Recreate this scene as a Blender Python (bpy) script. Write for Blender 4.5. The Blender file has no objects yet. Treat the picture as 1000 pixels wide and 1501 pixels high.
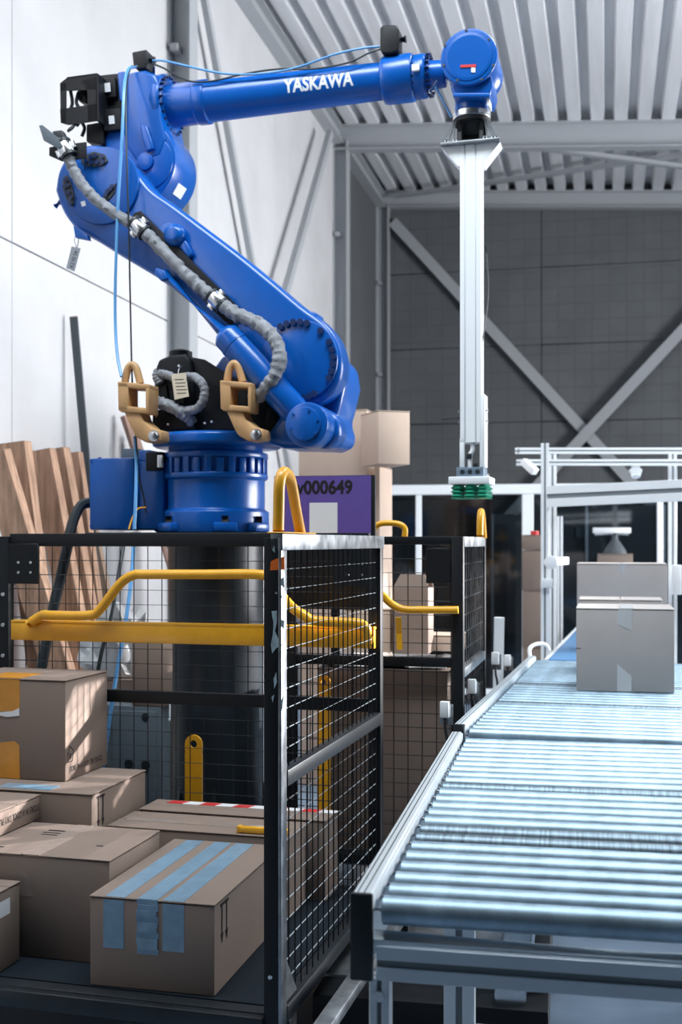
import bpy, bmesh, math, random
from mathutils import Vector, Matrix, noise
random.seed(7)
R = math.radians
sc = bpy.context.scene
col = sc.collection

# ------------------------------------------------------------------ camera
FPX, HOR, CH = 1700.0, 795.0, 1.6          # focal length in pixels of 1000x1501, horizon row, eye height
cd = bpy.data.cameras.new('camera')
cam = bpy.data.objects.new('camera', cd); col.objects.link(cam); sc.camera = cam
cam.location = (0, 0, CH); cam.rotation_euler = (R(90), 0, 0)
cd.sensor_fit = 'VERTICAL'; cd.sensor_height = 36.0; cd.sensor_width = 24.0
cd.lens = 36.0 * FPX / 1501.0
cd.shift_y = (HOR - 750.5) / 1501.0
cd.clip_start = 0.05; cd.clip_end = 200
cd.dof.use_dof = True; cd.dof.focus_distance = 3.7; cd.dof.aperture_fstop = 3.5

# ------------------------------------------------------------------ light
w = bpy.data.worlds.new('daylight'); sc.world = w; w.use_nodes = True
w.node_tree.nodes['Background'].inputs[0].default_value = (0.62, 0.80, 1.0, 1)
w.node_tree.nodes['Background'].inputs[1].default_value = 0.035


def area(name, loc, target, sx, sy, power, color):
    l = bpy.data.lights.new(name, 'AREA'); l.shape = 'RECTANGLE'; l.size = sx; l.size_y = sy
    l.energy = power; l.color = color
    o = bpy.data.objects.new(name, l); col.objects.link(o); o.location = loc
    o.rotation_euler = (Vector(target) - Vector(loc)).to_track_quat('-Z', 'Y').to_euler()
    return o


area('roof_light_front', (0.2, 3.25, 6.9), (0.1, 6.0, 0), 4.0, 1.4, 112, (0.86, 0.94, 1.0)).data.spread = R(105)
area('roof_light_rear', (3.4, 7.6, 6.7), (2.6, 7.9, 0), 4.5, 1.6, 260, (0.90, 0.96, 1.0))
area('window_light', (8.8, 7.6, 2.6), (-1.5, 7.2, 2.6), 5.0, 3.2, 900, (0.98, 0.98, 1.0))
sun = bpy.data.lights.new('sun', 'SUN'); sun.energy = 15.0; sun.angle = R(1.3); sun.color = (1.0, 0.95, 0.93)
so = bpy.data.objects.new('sun', sun); col.objects.link(so)       # low, from the right and behind, through the window of the right wall
SUNC = Vector((-1.2, -1.0, -0.48)); ca_, sa_ = math.cos(R(15.2)), math.sin(R(15.2))
so.rotation_euler = Vector((SUNC.x * ca_ + SUNC.y * sa_, -SUNC.x * sa_ + SUNC.y * ca_, SUNC.z)).to_track_quat('-Z', 'Y').to_euler()
sc.view_settings.view_transform = 'Standard'; sc.view_settings.look = 'None'
sc.view_settings.gamma = 1.0; sc.view_settings.use_curve_mapping = False
sc.view_settings.exposure = 0.38

# ------------------------------------------------------------------ helpers


class Fr:
    """A floor frame (origin, turn to the right) in which pixels of the photograph become local points."""

    def __init__(s, ox, oy, deg):
        s.ox, s.oy, s.a = ox, oy, R(deg); s.c, s.s_ = math.cos(s.a), math.sin(s.a)

    def w(s, x, y, z=0):
        return Vector((s.ox + x * s.c + y * s.s_, s.oy - x * s.s_ + y * s.c, z))

    def _ray(s, px, py):
        return (px - 500) / FPX, 1.0, (HOR - py) / FPX

    def loc(s, X, Y):
        dx, dy = X - s.ox, Y - s.oy
        return dx * s.c - dy * s.s_, dx * s.s_ + dy * s.c

    def p(s, px, py, ly):
        dx, dy, dz = s._ray(px, py)
        k = (ly + s.ox * s.s_ + s.oy * s.c) / (dx * s.s_ + s.c)
        x, y = s.loc(k * dx, k)
        return Vector((x, ly, CH + k * dz))

    def px_(s, px, py, lx):
        dx, dy, dz = s._ray(px, py)
        k = (lx + s.ox * s.c - s.oy * s.s_) / (dx * s.c - s.s_)
        x, y = s.loc(k * dx, k)
        return Vector((lx, y, CH + k * dz))

    def pz(s, px, py, z):
        dx, dy, dz = s._ray(px, py)
        k = (z - CH) / dz
        x, y = s.loc(k * dx, k)
        return Vector((x, y, z))

    def k(s, px, py, ly):
        """metres per pixel there"""
        dx, dy, dz = s._ray(px, py)
        return (ly + s.ox * s.s_ + s.oy * s.c) / (dx * s.s_ + s.c) / FPX


def frame_axes(d, up=Vector((0, 0, 1))):
    d = d.normalized()
    if abs(d.dot(up)) > 0.98:
        up = Vector((0, 1, 0))
    u = d.cross(up).normalized(); v = u.cross(d).normalized()
    return u, v


def smooth_path(pts, k=6):
    pts = [Vector(p) for p in pts]
    if len(pts) < 3:
        return pts
    ext = [2 * pts[0] - pts[1]] + pts + [2 * pts[-1] - pts[-2]]
    out = []
    for i in range(1, len(ext) - 2):
        a, b, c, d = ext[i - 1:i + 3]
        for j in range(k):
            t = j / k
            out.append(0.5 * ((2 * b) + (c - a) * t + (2 * a - 5 * b + 4 * c - d) * t * t + (3 * b - a - 3 * c + d) * t ** 3))
    out.append(pts[-1])
    return out


class MB:
    def __init__(s):
        s.bm = bmesh.new()

    def quad(s, *ps):
        return s.bm.faces.new([s.bm.verts.new(p) for p in ps])

    def hexa(s, p):
        v = [s.bm.verts.new(q) for q in p]
        for f in ((0, 3, 2, 1), (4, 5, 6, 7), (0, 1, 5, 4), (1, 2, 6, 5), (2, 3, 7, 6), (3, 0, 4, 7)):
            s.bm.faces.new([v[i] for i in f])
        return s

    def box(s, x0, x1, y0, y1, z0, z1, M=None):
        p = [Vector(q) for q in ((x0, y0, z0), (x1, y0, z0), (x1, y1, z0), (x0, y1, z0), (x0, y0, z1), (x1, y0, z1), (x1, y1, z1), (x0, y1, z1))]
        if M is not None:
            p = [M @ q for q in p]
        return s.hexa(p)

    def bar(s, a, b, wd, ht, up=Vector((0, 0, 1))):
        a, b = Vector(a), Vector(b)
        u, v = frame_axes(b - a, Vector(up)); u = u * wd / 2; v = v * ht / 2
        return s.hexa([a - u - v, a + u - v, a + u + v, a - u + v, b - u - v, b + u - v, b + u + v, b - u + v])

    def cyl(s, a, b, r0, r1=None, n=24):
        return s.tube([a, b], [r0, r0 if r1 is None else r1], n)

    def tube(s, pts, r, n=10, cap=True):
        pts = [Vector(p) for p in pts]
        rs = r if isinstance(r, (list, tuple)) else [r] * len(pts)
        rings = []; u = None
        for i, p in enumerate(pts):
            d = (pts[min(i + 1, len(pts) - 1)] - pts[max(i - 1, 0)]).normalized()
            if u is None:
                u, v = frame_axes(d)
            else:
                u = (u - d * u.dot(d))
                u = u.normalized() if u.length > 1e-6 else frame_axes(d)[0]
                v = d.cross(u).normalized()
            rings.append([s.bm.verts.new(p + (u * math.cos(2 * math.pi * k / n) + v * math.sin(2 * math.pi * k / n)) * rs[i]) for k in range(n)])
        for a, b in zip(rings, rings[1:]):
            for k in range(n):
                s.bm.faces.new((a[k], a[(k + 1) % n], b[(k + 1) % n], b[k]))
        if cap:
            s.bm.faces.new(rings[0][::-1]); s.bm.faces.new(rings[-1])
        return s

    def lathe(s, prof, c=(0, 0, 0), ax=(0, 0, 1), n=32):
        """prof: (radius, distance along the axis)"""
        c, ax = Vector(c), Vector(ax).normalized()
        return s.tube_exact([c + ax * h for _r, h in prof], [max(r, 1e-4) for r, _h in prof], ax, n)

    def tube_exact(s, pts, rs, ax, n):
        u, v = frame_axes(ax); rings = []
        for p, r in zip(pts, rs):
            rings.append([s.bm.verts.new(p + (u * math.cos(2 * math.pi * k / n) + v * math.sin(2 * math.pi * k / n)) * r) for k in range(n)])
        for a, b in zip(rings, rings[1:]):
            for k in range(n):
                s.bm.faces.new((a[k], a[(k + 1) % n], b[(k + 1) % n], b[k]))
        s.bm.faces.new(rings[0][::-1]); s.bm.faces.new(rings[-1])
        return s

    def prism(s, out, d):
        """closed outline of points pushed along the vector d"""
        d = Vector(d); a = [s.bm.verts.new(p) for p in out]; b = [s.bm.verts.new(Vector(p) + d) for p in out]
        s.bm.faces.new(a); s.bm.faces.new(b[::-1]); n = len(a)
        for i in range(n):
            s.bm.faces.new((a[i], b[i], b[(i + 1) % n], a[(i + 1) % n]))
        return s

    def build(s, name, mat, parent=None, bevel=0, seg=2, smooth=38):
        bm = s.bm
        bmesh.ops.recalc_face_normals(bm, faces=bm.faces)
        if bevel:
            e = [e for e in bm.edges if len(e.link_faces) == 2 and e.calc_face_angle(0) > R(32)]
            bmesh.ops.bevel(bm, geom=e, offset=bevel, segments=seg, profile=0.5, affect='EDGES', clamp_overlap=True)
        me = bpy.data.meshes.new(name); bm.to_mesh(me); bm.free()
        if smooth:
            me.polygons.foreach_set('use_smooth', [True] * len(me.polygons)); me.set_sharp_from_angle(angle=R(smooth))
        me.materials.append(mat)
        o = bpy.data.objects.new(name, me); col.objects.link(o)
        if parent is not None:
            o.parent = parent
        LAST[0] = o
        return o


LAST = [None]


def tag(o, label=None, cat=None, group=None, kind=None):
    for k, v in (('label', label), ('category', cat), ('group', group), ('kind', kind)):
        if v:
            o[k] = v
    return o


def thing(name, label, cat, fr=None, x=0, y=0, z=0, turn=0, group=None):
    o = bpy.data.objects.new(name, None); col.objects.link(o); o.empty_display_size = 0.1
    if fr is None:
        o.location = (x, y, z); o.rotation_euler = (0, 0, R(turn))
    else:
        o.location = fr.w(x, y, z); o.rotation_euler = (0, 0, -fr.a + R(turn))
    return tag(o, label, cat, group)


def part(name, mesh, parent, label=None, kind=None):
    o = bpy.data.objects.new(name, mesh); col.objects.link(o); o.parent = parent
    return tag(o, label, None, None, kind)


def text_mesh(body, height, bold=0.0, width=None):
    """flat letters as (vertices, faces), centred, in the local x-z plane facing -y"""
    c = bpy.data.curves.new('letters', 'FONT'); c.body = body; c.size = 1.0; c.offset = bold
    c.align_x = 'CENTER'; c.resolution_u = 4
    o = bpy.data.objects.new('letters', c); col.objects.link(o)
    dg = bpy.context.evaluated_depsgraph_get(); me = bpy.data.meshes.new_from_object(o.evaluated_get(dg))
    vs = [v.co.copy() for v in me.vertices]; fs = [tuple(p.vertices) for p in me.polygons]
    bpy.data.objects.remove(o); bpy.data.curves.remove(c); bpy.data.meshes.remove(me)
    x0, x1 = min(v.x for v in vs), max(v.x for v in vs); y0, y1 = min(v.y for v in vs), max(v.y for v in vs)
    tb = bmesh.new(); tv = [tb.verts.new(v) for v in vs]
    for f in fs:
        try:
            tb.faces.new([tv[i] for i in f])
        except ValueError:
            pass
    bmesh.ops.remove_doubles(tb, verts=tb.verts, dist=1e-5)
    for j in range(1, 9):
        bmesh.ops.bisect_plane(tb, geom=tb.verts[:] + tb.edges[:] + tb.faces[:], plane_co=(0, y0 + (y1 - y0) * j / 9, 0), plane_no=(0, 1, 0))
    tb.verts.index_update(); vs = [v.co.copy() for v in tb.verts]; fs = [tuple(v.index for v in f.verts) for f in tb.faces]; tb.free()
    kz = height / (y1 - y0); kx = kz if width is None else width / (x1 - x0)
    return [Vector(((v.x - (x0 + x1) / 2) * kx, 0, (v.y - (y0 + y1) / 2) * kz)) for v in vs], fs


def lettering(body, height, M, mat, parent, bold=0.0, width=None, warp=None, name='lettering'):
    vs, fs = text_mesh(body, height, bold, width)
    me = bpy.data.meshes.new(name)
    me.from_pydata([warp(v) if warp else M @ v for v in vs], [], fs); me.materials.append(mat)
    o = bpy.data.objects.new(name, me); col.objects.link(o)
    o.parent = parent
    return o


# ------------------------------------------------------------------ materials


def mat(name, c, rough=0.5, metal=0.0, var=0.0, scale=8.0, bump=0.0, bscale=60.0, coat=0.0, stretch=(1, 1, 1), rvar=0.0, c2=None, lo=0.35, hi=0.65, spec=0.5):
    m = bpy.data.materials.new(name); m.use_nodes = True
    nt = m.node_tree; b = nt.nodes['Principled BSDF']
    b.inputs['Base Color'].default_value = (*c, 1); b.inputs['Roughness'].default_value = rough
    b.inputs['Metallic'].default_value = metal; b.inputs['Coat Weight'].default_value = coat
    b.inputs['Specular IOR Level'].default_value = spec
    tc = nt.nodes.new('ShaderNodeTexCoord'); mp = nt.nodes.new('ShaderNodeMapping'); mp.inputs['Scale'].default_value = stretch
    nt.links.new(tc.outputs['Object'], mp.inputs[0])
    if var or c2 or rvar:
        n = nt.nodes.new('ShaderNodeTexNoise'); n.inputs['Scale'].default_value = scale; n.inputs['Detail'].default_value = 6; n.inputs['Roughness'].default_value = 0.6
        nt.links.new(mp.outputs[0], n.inputs['Vector'])
        if var or c2:
            r = nt.nodes.new('ShaderNodeValToRGB'); e = r.color_ramp.elements
            e[0].position, e[1].position = lo, hi
            e[0].color = (*[x * (1 - var) for x in c], 1); e[1].color = (*(c2 if c2 else [min(1, x * (1 + var)) for x in c]), 1)
            nt.links.new(n.outputs['Fac'], r.inputs[0]); nt.links.new(r.outputs[0], b.inputs['Base Color'])
        if rvar:
            mr = nt.nodes.new('ShaderNodeMapRange'); mr.inputs[3].default_value = rough - rvar; mr.inputs[4].default_value = rough + rvar
            nt.links.new(n.outputs['Fac'], mr.inputs[0]); nt.links.new(mr.outputs[0], b.inputs['Roughness'])
    if bump:
        n2 = nt.nodes.new('ShaderNodeTexNoise'); n2.inputs['Scale'].default_value = bscale; n2.inputs['Detail'].default_value = 4
        nt.links.new(mp.outputs[0], n2.inputs['Vector'])
        bp = nt.nodes.new('ShaderNodeBump'); bp.inputs['Strength'].default_value = bump; bp.inputs['Distance'].default_value = 0.01
        nt.links.new(n2.outputs['Fac'], bp.inputs['Height']); nt.links.new(bp.outputs[0], b.inputs['Normal'])
    return m


def clear_mat(name, tint, gloss, rough=0.05):
    m = bpy.data.materials.new(name); m.use_nodes = True; nt = m.node_tree
    for n in list(nt.nodes):
        if n.type != 'OUTPUT_MATERIAL':
            nt.nodes.remove(n)
    out = nt.nodes[0]
    t = nt.nodes.new('ShaderNodeBsdfTransparent'); t.inputs[0].default_value = (*tint, 1)
    g = nt.nodes.new('ShaderNodeBsdfGlossy'); g.inputs['Roughness'].default_value = rough; g.inputs[0].default_value = (0.9, 0.95, 1, 1)
    mx = nt.nodes.new('ShaderNodeMixShader'); mx.inputs[0].default_value = gloss
    nt.links.new(t.outputs[0], mx.inputs[1]); nt.links.new(g.outputs[0], mx.inputs[2]); nt.links.new(mx.outputs[0], out.inputs[0])
    return m


BLUE = mat('blue_paint', (0.001, 0.095, 0.42), 0.28, 0, var=0.06, scale=5, bump=0.03, bscale=120, coat=0.12)
BOLTB = mat('dark_blue_bolt', (0.004, 0.025, 0.11), 0.35)
DBLUE = mat('blue_plastic_light', (0.10, 0.33, 0.72), 0.35)
BLACK = mat('black_paint', (0.007, 0.009, 0.012), 0.5, 0, bump=0.04, bscale=200, spec=0.3)
BLACKM = mat('black_steel_wire', (0.014, 0.016, 0.02), 0.4)
WIREL = mat('lit_tone_wire', (0.38, 0.43, 0.46), 0.4, 0.0, var=0.3, scale=30)  # light caught by the level wires is put into this pale colour
BLACKG = mat('black_glossy_steel', (0.012, 0.017, 0.022), 0.38, 0.0, var=0.3, scale=6)
YELLOW = mat('yellow_paint', (0.82, 0.40, 0.015), 0.35, 0, var=0.06, scale=14, coat=0.2)
TAN = mat('cast_tan_paint', (0.56, 0.33, 0.15), 0.5, 0, var=0.08, scale=10, bump=0.05)
ALU = mat('aluminium_profile', (0.70, 0.77, 0.82), 0.40, 0.35, var=0.04, scale=5)
ALUW = mat('white_aluminium_profile', (0.88, 0.92, 0.94), 0.4, 0.0)
SLOT = mat('shade_tone_slot', (0.20, 0.23, 0.25), 0.5)  # dark core colour stands in for shade inside the profile grooves
STEEL = mat('bright_steel', (0.68, 0.70, 0.72), 0.25, 1.0, var=0.1, scale=20)
RAW = mat('worn_bare_steel', (0.27, 0.29, 0.31), 0.36, 0.7, var=0.35, scale=12, rvar=0.12)
ZINC = mat('zinc_plated_roller', (0.37, 0.50, 0.60), 0.47, 0.8, var=0.18, scale=5, stretch=(3, 2, 2), rvar=0.10, bump=0.08, bscale=150)
ZINC2 = mat('dirty_zinc_roller', (0.22, 0.29, 0.34), 0.40, 0.8, var=0.6, scale=3, lo=0.3, hi=0.8, stretch=(30, 0.4, 0.4), rvar=0.10, bump=0.10, bscale=150)
CARD = mat('brown_cardboard', (0.255, 0.196, 0.163), 0.75, 0, var=0.05, scale=3, bump=0.03, bscale=180, stretch=(1, 1, 0.25), spec=0.25)
CARD2 = mat('grey_brown_cardboard', (0.42, 0.395, 0.385), 0.75, 0, var=0.05, scale=3, bump=0.03, bscale=180, spec=0.25)
CARD3 = mat('tan_cardboard', (0.58, 0.45, 0.36), 0.75, 0, var=0.05, scale=3, spec=0.25)
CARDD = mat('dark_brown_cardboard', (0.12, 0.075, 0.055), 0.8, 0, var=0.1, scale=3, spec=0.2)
CEDGE = mat('cardboard_cut_edge', (0.17, 0.115, 0.08), 0.85)
INK = mat('black_print', (0.02, 0.018, 0.02), 0.7, spec=0.2)
TAPEB = mat('pale_blue_cloth_tape', (0.20, 0.32, 0.43), 0.32, 0, var=0.12, scale=20, bump=0.15, bscale=70)
TAPEO = mat('orange_tape', (0.62, 0.26, 0.02), 0.35, 0, var=0.1, scale=12)
TAPEC = mat('clear_shiny_tape', (0.36, 0.29, 0.25), 0.12, 0, bump=0.25, bscale=25)
TAPEG = mat('grey_frosted_tape', (0.50, 0.51, 0.52), 0.3)
RED = mat('red_print', (0.60, 0.03, 0.03), 0.5)
ORANGE = mat('orange_sticker', (1.0, 0.2, 0.02), 0.5)
CHIP = mat('pale_paint_chip', (0.42, 0.56, 0.60), 0.6, 0, var=0.2, scale=60)
WHITE = mat('white_paper', (0.80, 0.82, 0.84), 0.6)
PAPER = mat('cream_card_tag', (0.70, 0.62, 0.48), 0.7)
PURPLE = mat('purple_print', (0.12, 0.075, 0.34), 0.55, 0, var=0.05, scale=20)
HOSE = mat('grey_fabric_sleeve', (0.23, 0.245, 0.27), 0.6, 0, var=0.18, scale=18, bump=0.5, bscale=28)
RUBBER = mat('black_rubber', (0.012, 0.02, 0.025), 0.45)
CABB = mat('pale_blue_cable', (0.12, 0.36, 0.70), 0.35)
GREEN = mat('green_silicone', (0.02, 0.33, 0.20), 0.4)
COLUMN = mat('dark_blue_grey_steel', (0.008, 0.015, 0.022), 0.36, 0, var=0.2, scale=4)
CABG = mat('grey_cabinet_paint', (0.10, 0.13, 0.155), 0.45)
WOOD = mat('brown_timber', (0.46, 0.29, 0.20), 0.75, 0, var=0.35, scale=6, stretch=(5, 5, 0.35), spec=0.2)
WOOD2 = mat('pale_timber', (0.40, 0.28, 0.20), 0.75, 0, var=0.2, scale=6, stretch=(5, 5, 0.35))
TUBEC = mat('pink_brown_card_tube', (0.36, 0.225, 0.18), 0.7, 0, var=0.1, scale=4)
PLASTIC = mat('white_plastic_film', (0.75, 0.78, 0.80), 0.18, 0, bump=0.4, bscale=12)
BELT = mat('blue_conveyor_belt', (0.14, 0.33, 0.60), 0.45)
MAT = mat('dark_blue_grey_mat', (0.010, 0.016, 0.024), 0.7, 0, bump=0.2, bscale=160, spec=0.2)
WALLW = mat('white_wall_panel', (0.60, 0.60, 0.61), 0.7, 0, var=0.06, scale=1.2, bump=0.05, bscale=12)
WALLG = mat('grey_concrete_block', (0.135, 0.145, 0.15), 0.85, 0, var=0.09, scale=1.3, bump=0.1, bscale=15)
JOINT = mat('dark_wall_joint', (0.10, 0.105, 0.11), 0.8)
STEELW = mat('light_grey_steel_paint', (0.40, 0.42, 0.44), 0.5)
DECK = mat('galvanised_roof_deck', (0.84, 0.85, 0.87), 0.45, 0.2, var=0.08, scale=1.5, stretch=(4, 0.3, 1))
DARKD = mat('dark_machine_paint', (0.05, 0.062, 0.072), 0.55)
SMOKE = clear_mat('smoked_clear_panel', (0.42, 0.46, 0.49), 0.04)
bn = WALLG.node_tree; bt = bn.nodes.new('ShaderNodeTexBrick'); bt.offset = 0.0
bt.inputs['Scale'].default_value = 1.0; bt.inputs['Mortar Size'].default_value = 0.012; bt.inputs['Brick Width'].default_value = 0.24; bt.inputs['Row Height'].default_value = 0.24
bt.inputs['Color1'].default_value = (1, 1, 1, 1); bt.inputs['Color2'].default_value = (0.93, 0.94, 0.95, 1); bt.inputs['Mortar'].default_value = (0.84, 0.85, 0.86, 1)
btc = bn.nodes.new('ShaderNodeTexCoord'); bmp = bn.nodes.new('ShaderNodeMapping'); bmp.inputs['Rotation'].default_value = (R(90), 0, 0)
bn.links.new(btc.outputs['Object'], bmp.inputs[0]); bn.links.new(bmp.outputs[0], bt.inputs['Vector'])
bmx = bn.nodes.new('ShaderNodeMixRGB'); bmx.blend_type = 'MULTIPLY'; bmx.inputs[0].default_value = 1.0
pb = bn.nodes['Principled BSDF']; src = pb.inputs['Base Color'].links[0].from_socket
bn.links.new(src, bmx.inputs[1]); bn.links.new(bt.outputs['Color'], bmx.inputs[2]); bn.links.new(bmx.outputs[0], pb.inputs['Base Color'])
CONC = mat('concrete_floor', (0.19, 0.255, 0.34), 0.38, 0, var=0.22, scale=1.6, bump=0.05, bscale=30, rvar=0.1)

# ------------------------------------------------------------------ the hall
HF = Fr(-3.394, 0, 12.86)                                   # x = distance from the left wall, y = along it
HROT = -HF.a
COLS = (4.1, 9.3, 14.87)
YB, XR = 17.77, 14.0


def hall(name, kind='structure', parent=None):
    o = bpy.data.objects.new(name, None); col.objects.link(o); o.location = HF.w(0, 0, 0); o.rotation_euler = (0, 0, HROT)
    return o


def hstruct(name, mb, m, bevel=0, smooth=38):
    o = mb.build(name, m, None, bevel=bevel, smooth=smooth); o.location = HF.w(0, 0, 0); o.rotation_euler = (0, 0, HROT)
    o['kind'] = 'structure'
    return o


# right wall, outside the picture, with the tall window the low sun comes through
XW = 12.9
for nm, (y0, y1, z0, z1) in {'wall_right': (-3.0, 9.6, 0, 7.0), 'wall_right.001': (17.4, YB + 0.2, 0, 7.0), 'wall_right.002': (9.6, 17.4, 0, 0.9), 'wall_right.003': (9.6, 17.4, 6.1, 7.0)}.items():
    hstruct('wall_right', MB().box(XW, XW + 0.2, y0, y1, z0, z1), WALLG)
wf = MB()
for y in (9.63, 17.37):
    wf.box(XW + 0.05, XW + 0.12, y - 0.03, y + 0.03, 0.9, 6.1)
wf.box(XW + 0.05, XW + 0.12, 9.6, 17.4, 0.9, 0.96).box(XW + 0.05, XW + 0.12, 9.6, 17.4, 6.04, 6.1)
hstruct('window_1', wf, STEELW)
# added unseen wall keeping the low sun off everything below the upper window panes
hstruct('wall_sun_block', MB().box(20.0, 20.3, -6.0, 40.0, 0, 7.86), WALLG)
roofz = lambda x: 6.80 - 0.066 * x
floor = hstruct('floor', MB().box(-0.3, XR, -3, YB + 0.3, -0.1, 0), CONC)
wl = hstruct('wall_left', MB().box(-0.25, -0.12, 2.0, YB + 0.2, 0, 6.95), JOINT)
rows = [(0.0, 3.31), (3.318, 6.95)]
edges = [2.0, 4.1, 6.8, 9.3, 12.18, 14.87, YB]
for z0, z1 in rows:
    for a, b in zip(edges, edges[1:]):
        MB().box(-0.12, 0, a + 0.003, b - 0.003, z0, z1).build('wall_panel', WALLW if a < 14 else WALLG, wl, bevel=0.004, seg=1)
wb = hstruct('wall_back', MB().box(-0.25, XR, YB + 0.12, YB + 0.25, 0, 6.95), JOINT)
zs = [0, 1.12, 2.24, 3.345, 4.46, 5.58, 6.95]
xs = [0, 2.4, 4.8, 7.2, 9.6, 12.0, XR]
for z0, z1 in zip(zs, zs[1:]):
    for a, b in zip(xs, xs[1:]):
        MB().box(a + 0.004, b - 0.004, YB, YB + 0.12, z0 + 0.004, z1 - 0.004).build('wall_panel', WALLG, wb, bevel=0.006, seg=1)
# corrugated roof deck over the far bays, falling gently to the right
mb = MB(); prof = []
x = -0.1; P = 0.27
while x < XR - P:
    prof += [(x, 0.0), (x + 0.145, 0.0), (x + 0.162, 0.14), (x + 0.253, 0.14)]
    x += P
va = [mb.bm.verts.new((x_, 9.0, roofz(x_) + dz)) for x_, dz in prof]
vb = [mb.bm.verts.new((x_, YB + 0.2, roofz(x_) + dz)) for x_, dz in prof]
for i in range(len(va) - 1):
    mb.bm.faces.new((va[i], va[i + 1], vb[i + 1], vb[i]))
r_ = bmesh.ops.extrude_face_region(mb.bm, geom=mb.bm.faces[:])
for v in [g for g in r_['geom'] if isinstance(g, bmesh.types.BMVert)]:
    v.co.z += 0.012
hstruct('ceiling', mb, DECK, smooth=0)

H_ = lambda c, y0, y1: None


def h_column(y, zt):
    mb = MB()
    mb.box(0.0, 0.012, y - 0.09, y + 0.09, 0, zt); mb.box(0.17, 0.182, y - 0.09, y + 0.09, 0, zt)
    mb.box(0.012, 0.17, y - 0.005, y + 0.005, 0, zt)
    o = hstruct('steel_column', mb, STEELW)
    b = MB()
    for z in (2.4, 4.05, 5.4):
        b.box(0.03, 0.09, y - 0.12, y - 0.006, z, z + 0.05)
    b.build('wall_clip', STEELW, o)
    b = MB().box(-0.0, 0.22, y - 0.13, y + 0.13, 0, 0.02); b.build('base_plate', STEELW, o)


for y in COLS + (YB - 0.12,):
    h_column(y, 6.6)


def h_beam(y, drop=0.31, name='roof_beam'):
    mb = MB(); a, b = 0.0, XR - 0.3
    for z0, z1, hw in ((-drop, -drop + 0.016, 0.085), (-0.016, 0.0, 0.085), (-drop + 0.016, -0.016, 0.006)):
        mb.hexa([Vector(q) for q in ((a, y - hw, roofz(a) + z0), (b, y - hw, roofz(b) + z0), (b, y + hw, roofz(b) + z0), (a, y + hw, roofz(a) + z0),
                                     (a, y - hw, roofz(a) + z1), (b, y - hw, roofz(b) + z1), (b, y + hw, roofz(b) + z1), (a, y + hw, roofz(a) + z1))])
    o = hstruct(name, mb, STEELW)
    return o


h_beam(COLS[2]); h_beam(YB - 0.12, 0.24); h_beam(9.3)
# eave beam along the top of the left wall
mb = MB(); mb.box(0.0, 0.14, 2.0, YB, 6.56, 6.575).box(0.0, 0.14, 2.0, YB, 6.735, 6.75).box(0.06, 0.07, 2.0, YB, 6.575, 6.735)
hstruct('eave_beam', mb, STEELW)


def h_brace(a, b, wd, th, name, m=STEELW):
    mb = MB().bar(a, b, wd, th, up=Vector((1, 0, 0)) if abs(a[0] - b[0]) < 0.1 else Vector((0, 0, 1)))
    return hstruct(name, mb, m)


# cross bracing: left wall bay, end wall, and the roof plane beyond the beam
q = [HF.px_(300, 0, 0.1), HF.px_(372, 400, 0.1)]
d = (q[1] - q[0]); h_brace(q[0] - d * 0.06, q[0] + d * 3.0, 0.07, 0.05, 'wall_brace')
q = [HF.px_(484, 195, 0.2), HF.px_(415, 440, 0.2)]
d = (q[1] - q[0]); h_brace(q[0], q[0] + d * 2.6, 0.09, 0.06, 'wall_brace')
q = [HF.px_(475, 195, 0.12), HF.px_(408, 440, 0.12)]
q = [HF.p(576, 325, YB - 0.1), HF.p(860, 635, YB - 0.1)]
d = q[1] - q[0]; h_brace(q[0], q[0] + d * 2.2, 0.05, 0.15, 'end_wall_brace')
q = [HF.p(1000, 485, YB - 0.18), HF.p(860, 635, YB - 0.18)]
d = q[1] - q[0]; h_brace(q[0] - d * 1.2, q[0] + d * 2.4, 0.05, 0.15, 'end_wall_brace')
h_brace((0.3, YB - 0.3, roofz(0.3) - 0.12), (5.6, COLS[2] + 0.2, roofz(5.6) - 0.12), 0.09, 0.05, 'roof_brace')
h_brace((2.2, COLS[2] + 0.2, roofz(2.2) - 0.18), (7.6, YB - 0.3, roofz(7.6) - 0.18), 0.09, 0.05, 'roof_brace')

# ------------------------------------------------------------------ smoked safety fence with white frame, far back
FF = Fr(0.35, 11.6, 10.0)
fence = thing('safety_fence', 'long white framed safety fence with smoked clear panels before the grey end wall', 'fence', FF)
FZ = 2.17
posts = [0.05, 0.43, 1.50, 2.75, 4.0]
MB().box(0, 4.6, -0.04, 0.04, FZ - 0.1, FZ).build('top_rail', ALUW, fence, bevel=0.006, seg=1)
MB().box(0, 4.6, -0.035, 0.035, 0.1, 0.16).build('bottom_rail', ALUW, fence, bevel=0.006, seg=1)
for i, x in enumerate(posts):
    wd = 0.055 if i == 2 else 0.028
    MB().box(x - wd, x + wd, -0.035, 0.035, 0, FZ - 0.1).build('post', ALUW, fence, bevel=0.005, seg=1)
for a, b in zip(posts, posts[1:] + [4.6]):
    MB().box(a + 0.03, b - 0.03, -0.004, 0.004, 0.16, FZ - 0.1).build('clear_panel', SMOKE, fence)
s = thing('exit_sign', 'small green and white sign box on top rail of the white fence', 'sign', FF, 1.02, 0, FZ)
MB().box(-0.11, 0.10, -0.025, 0.025, 0.0, 0.065).build('green_panel', GREEN, s, bevel=0.004, seg=1)
MB().box(-0.11, 0.10, -0.025, 0.025, 0.065, 0.10).build('white_panel', WHITE, s, bevel=0.004, seg=1)
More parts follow.
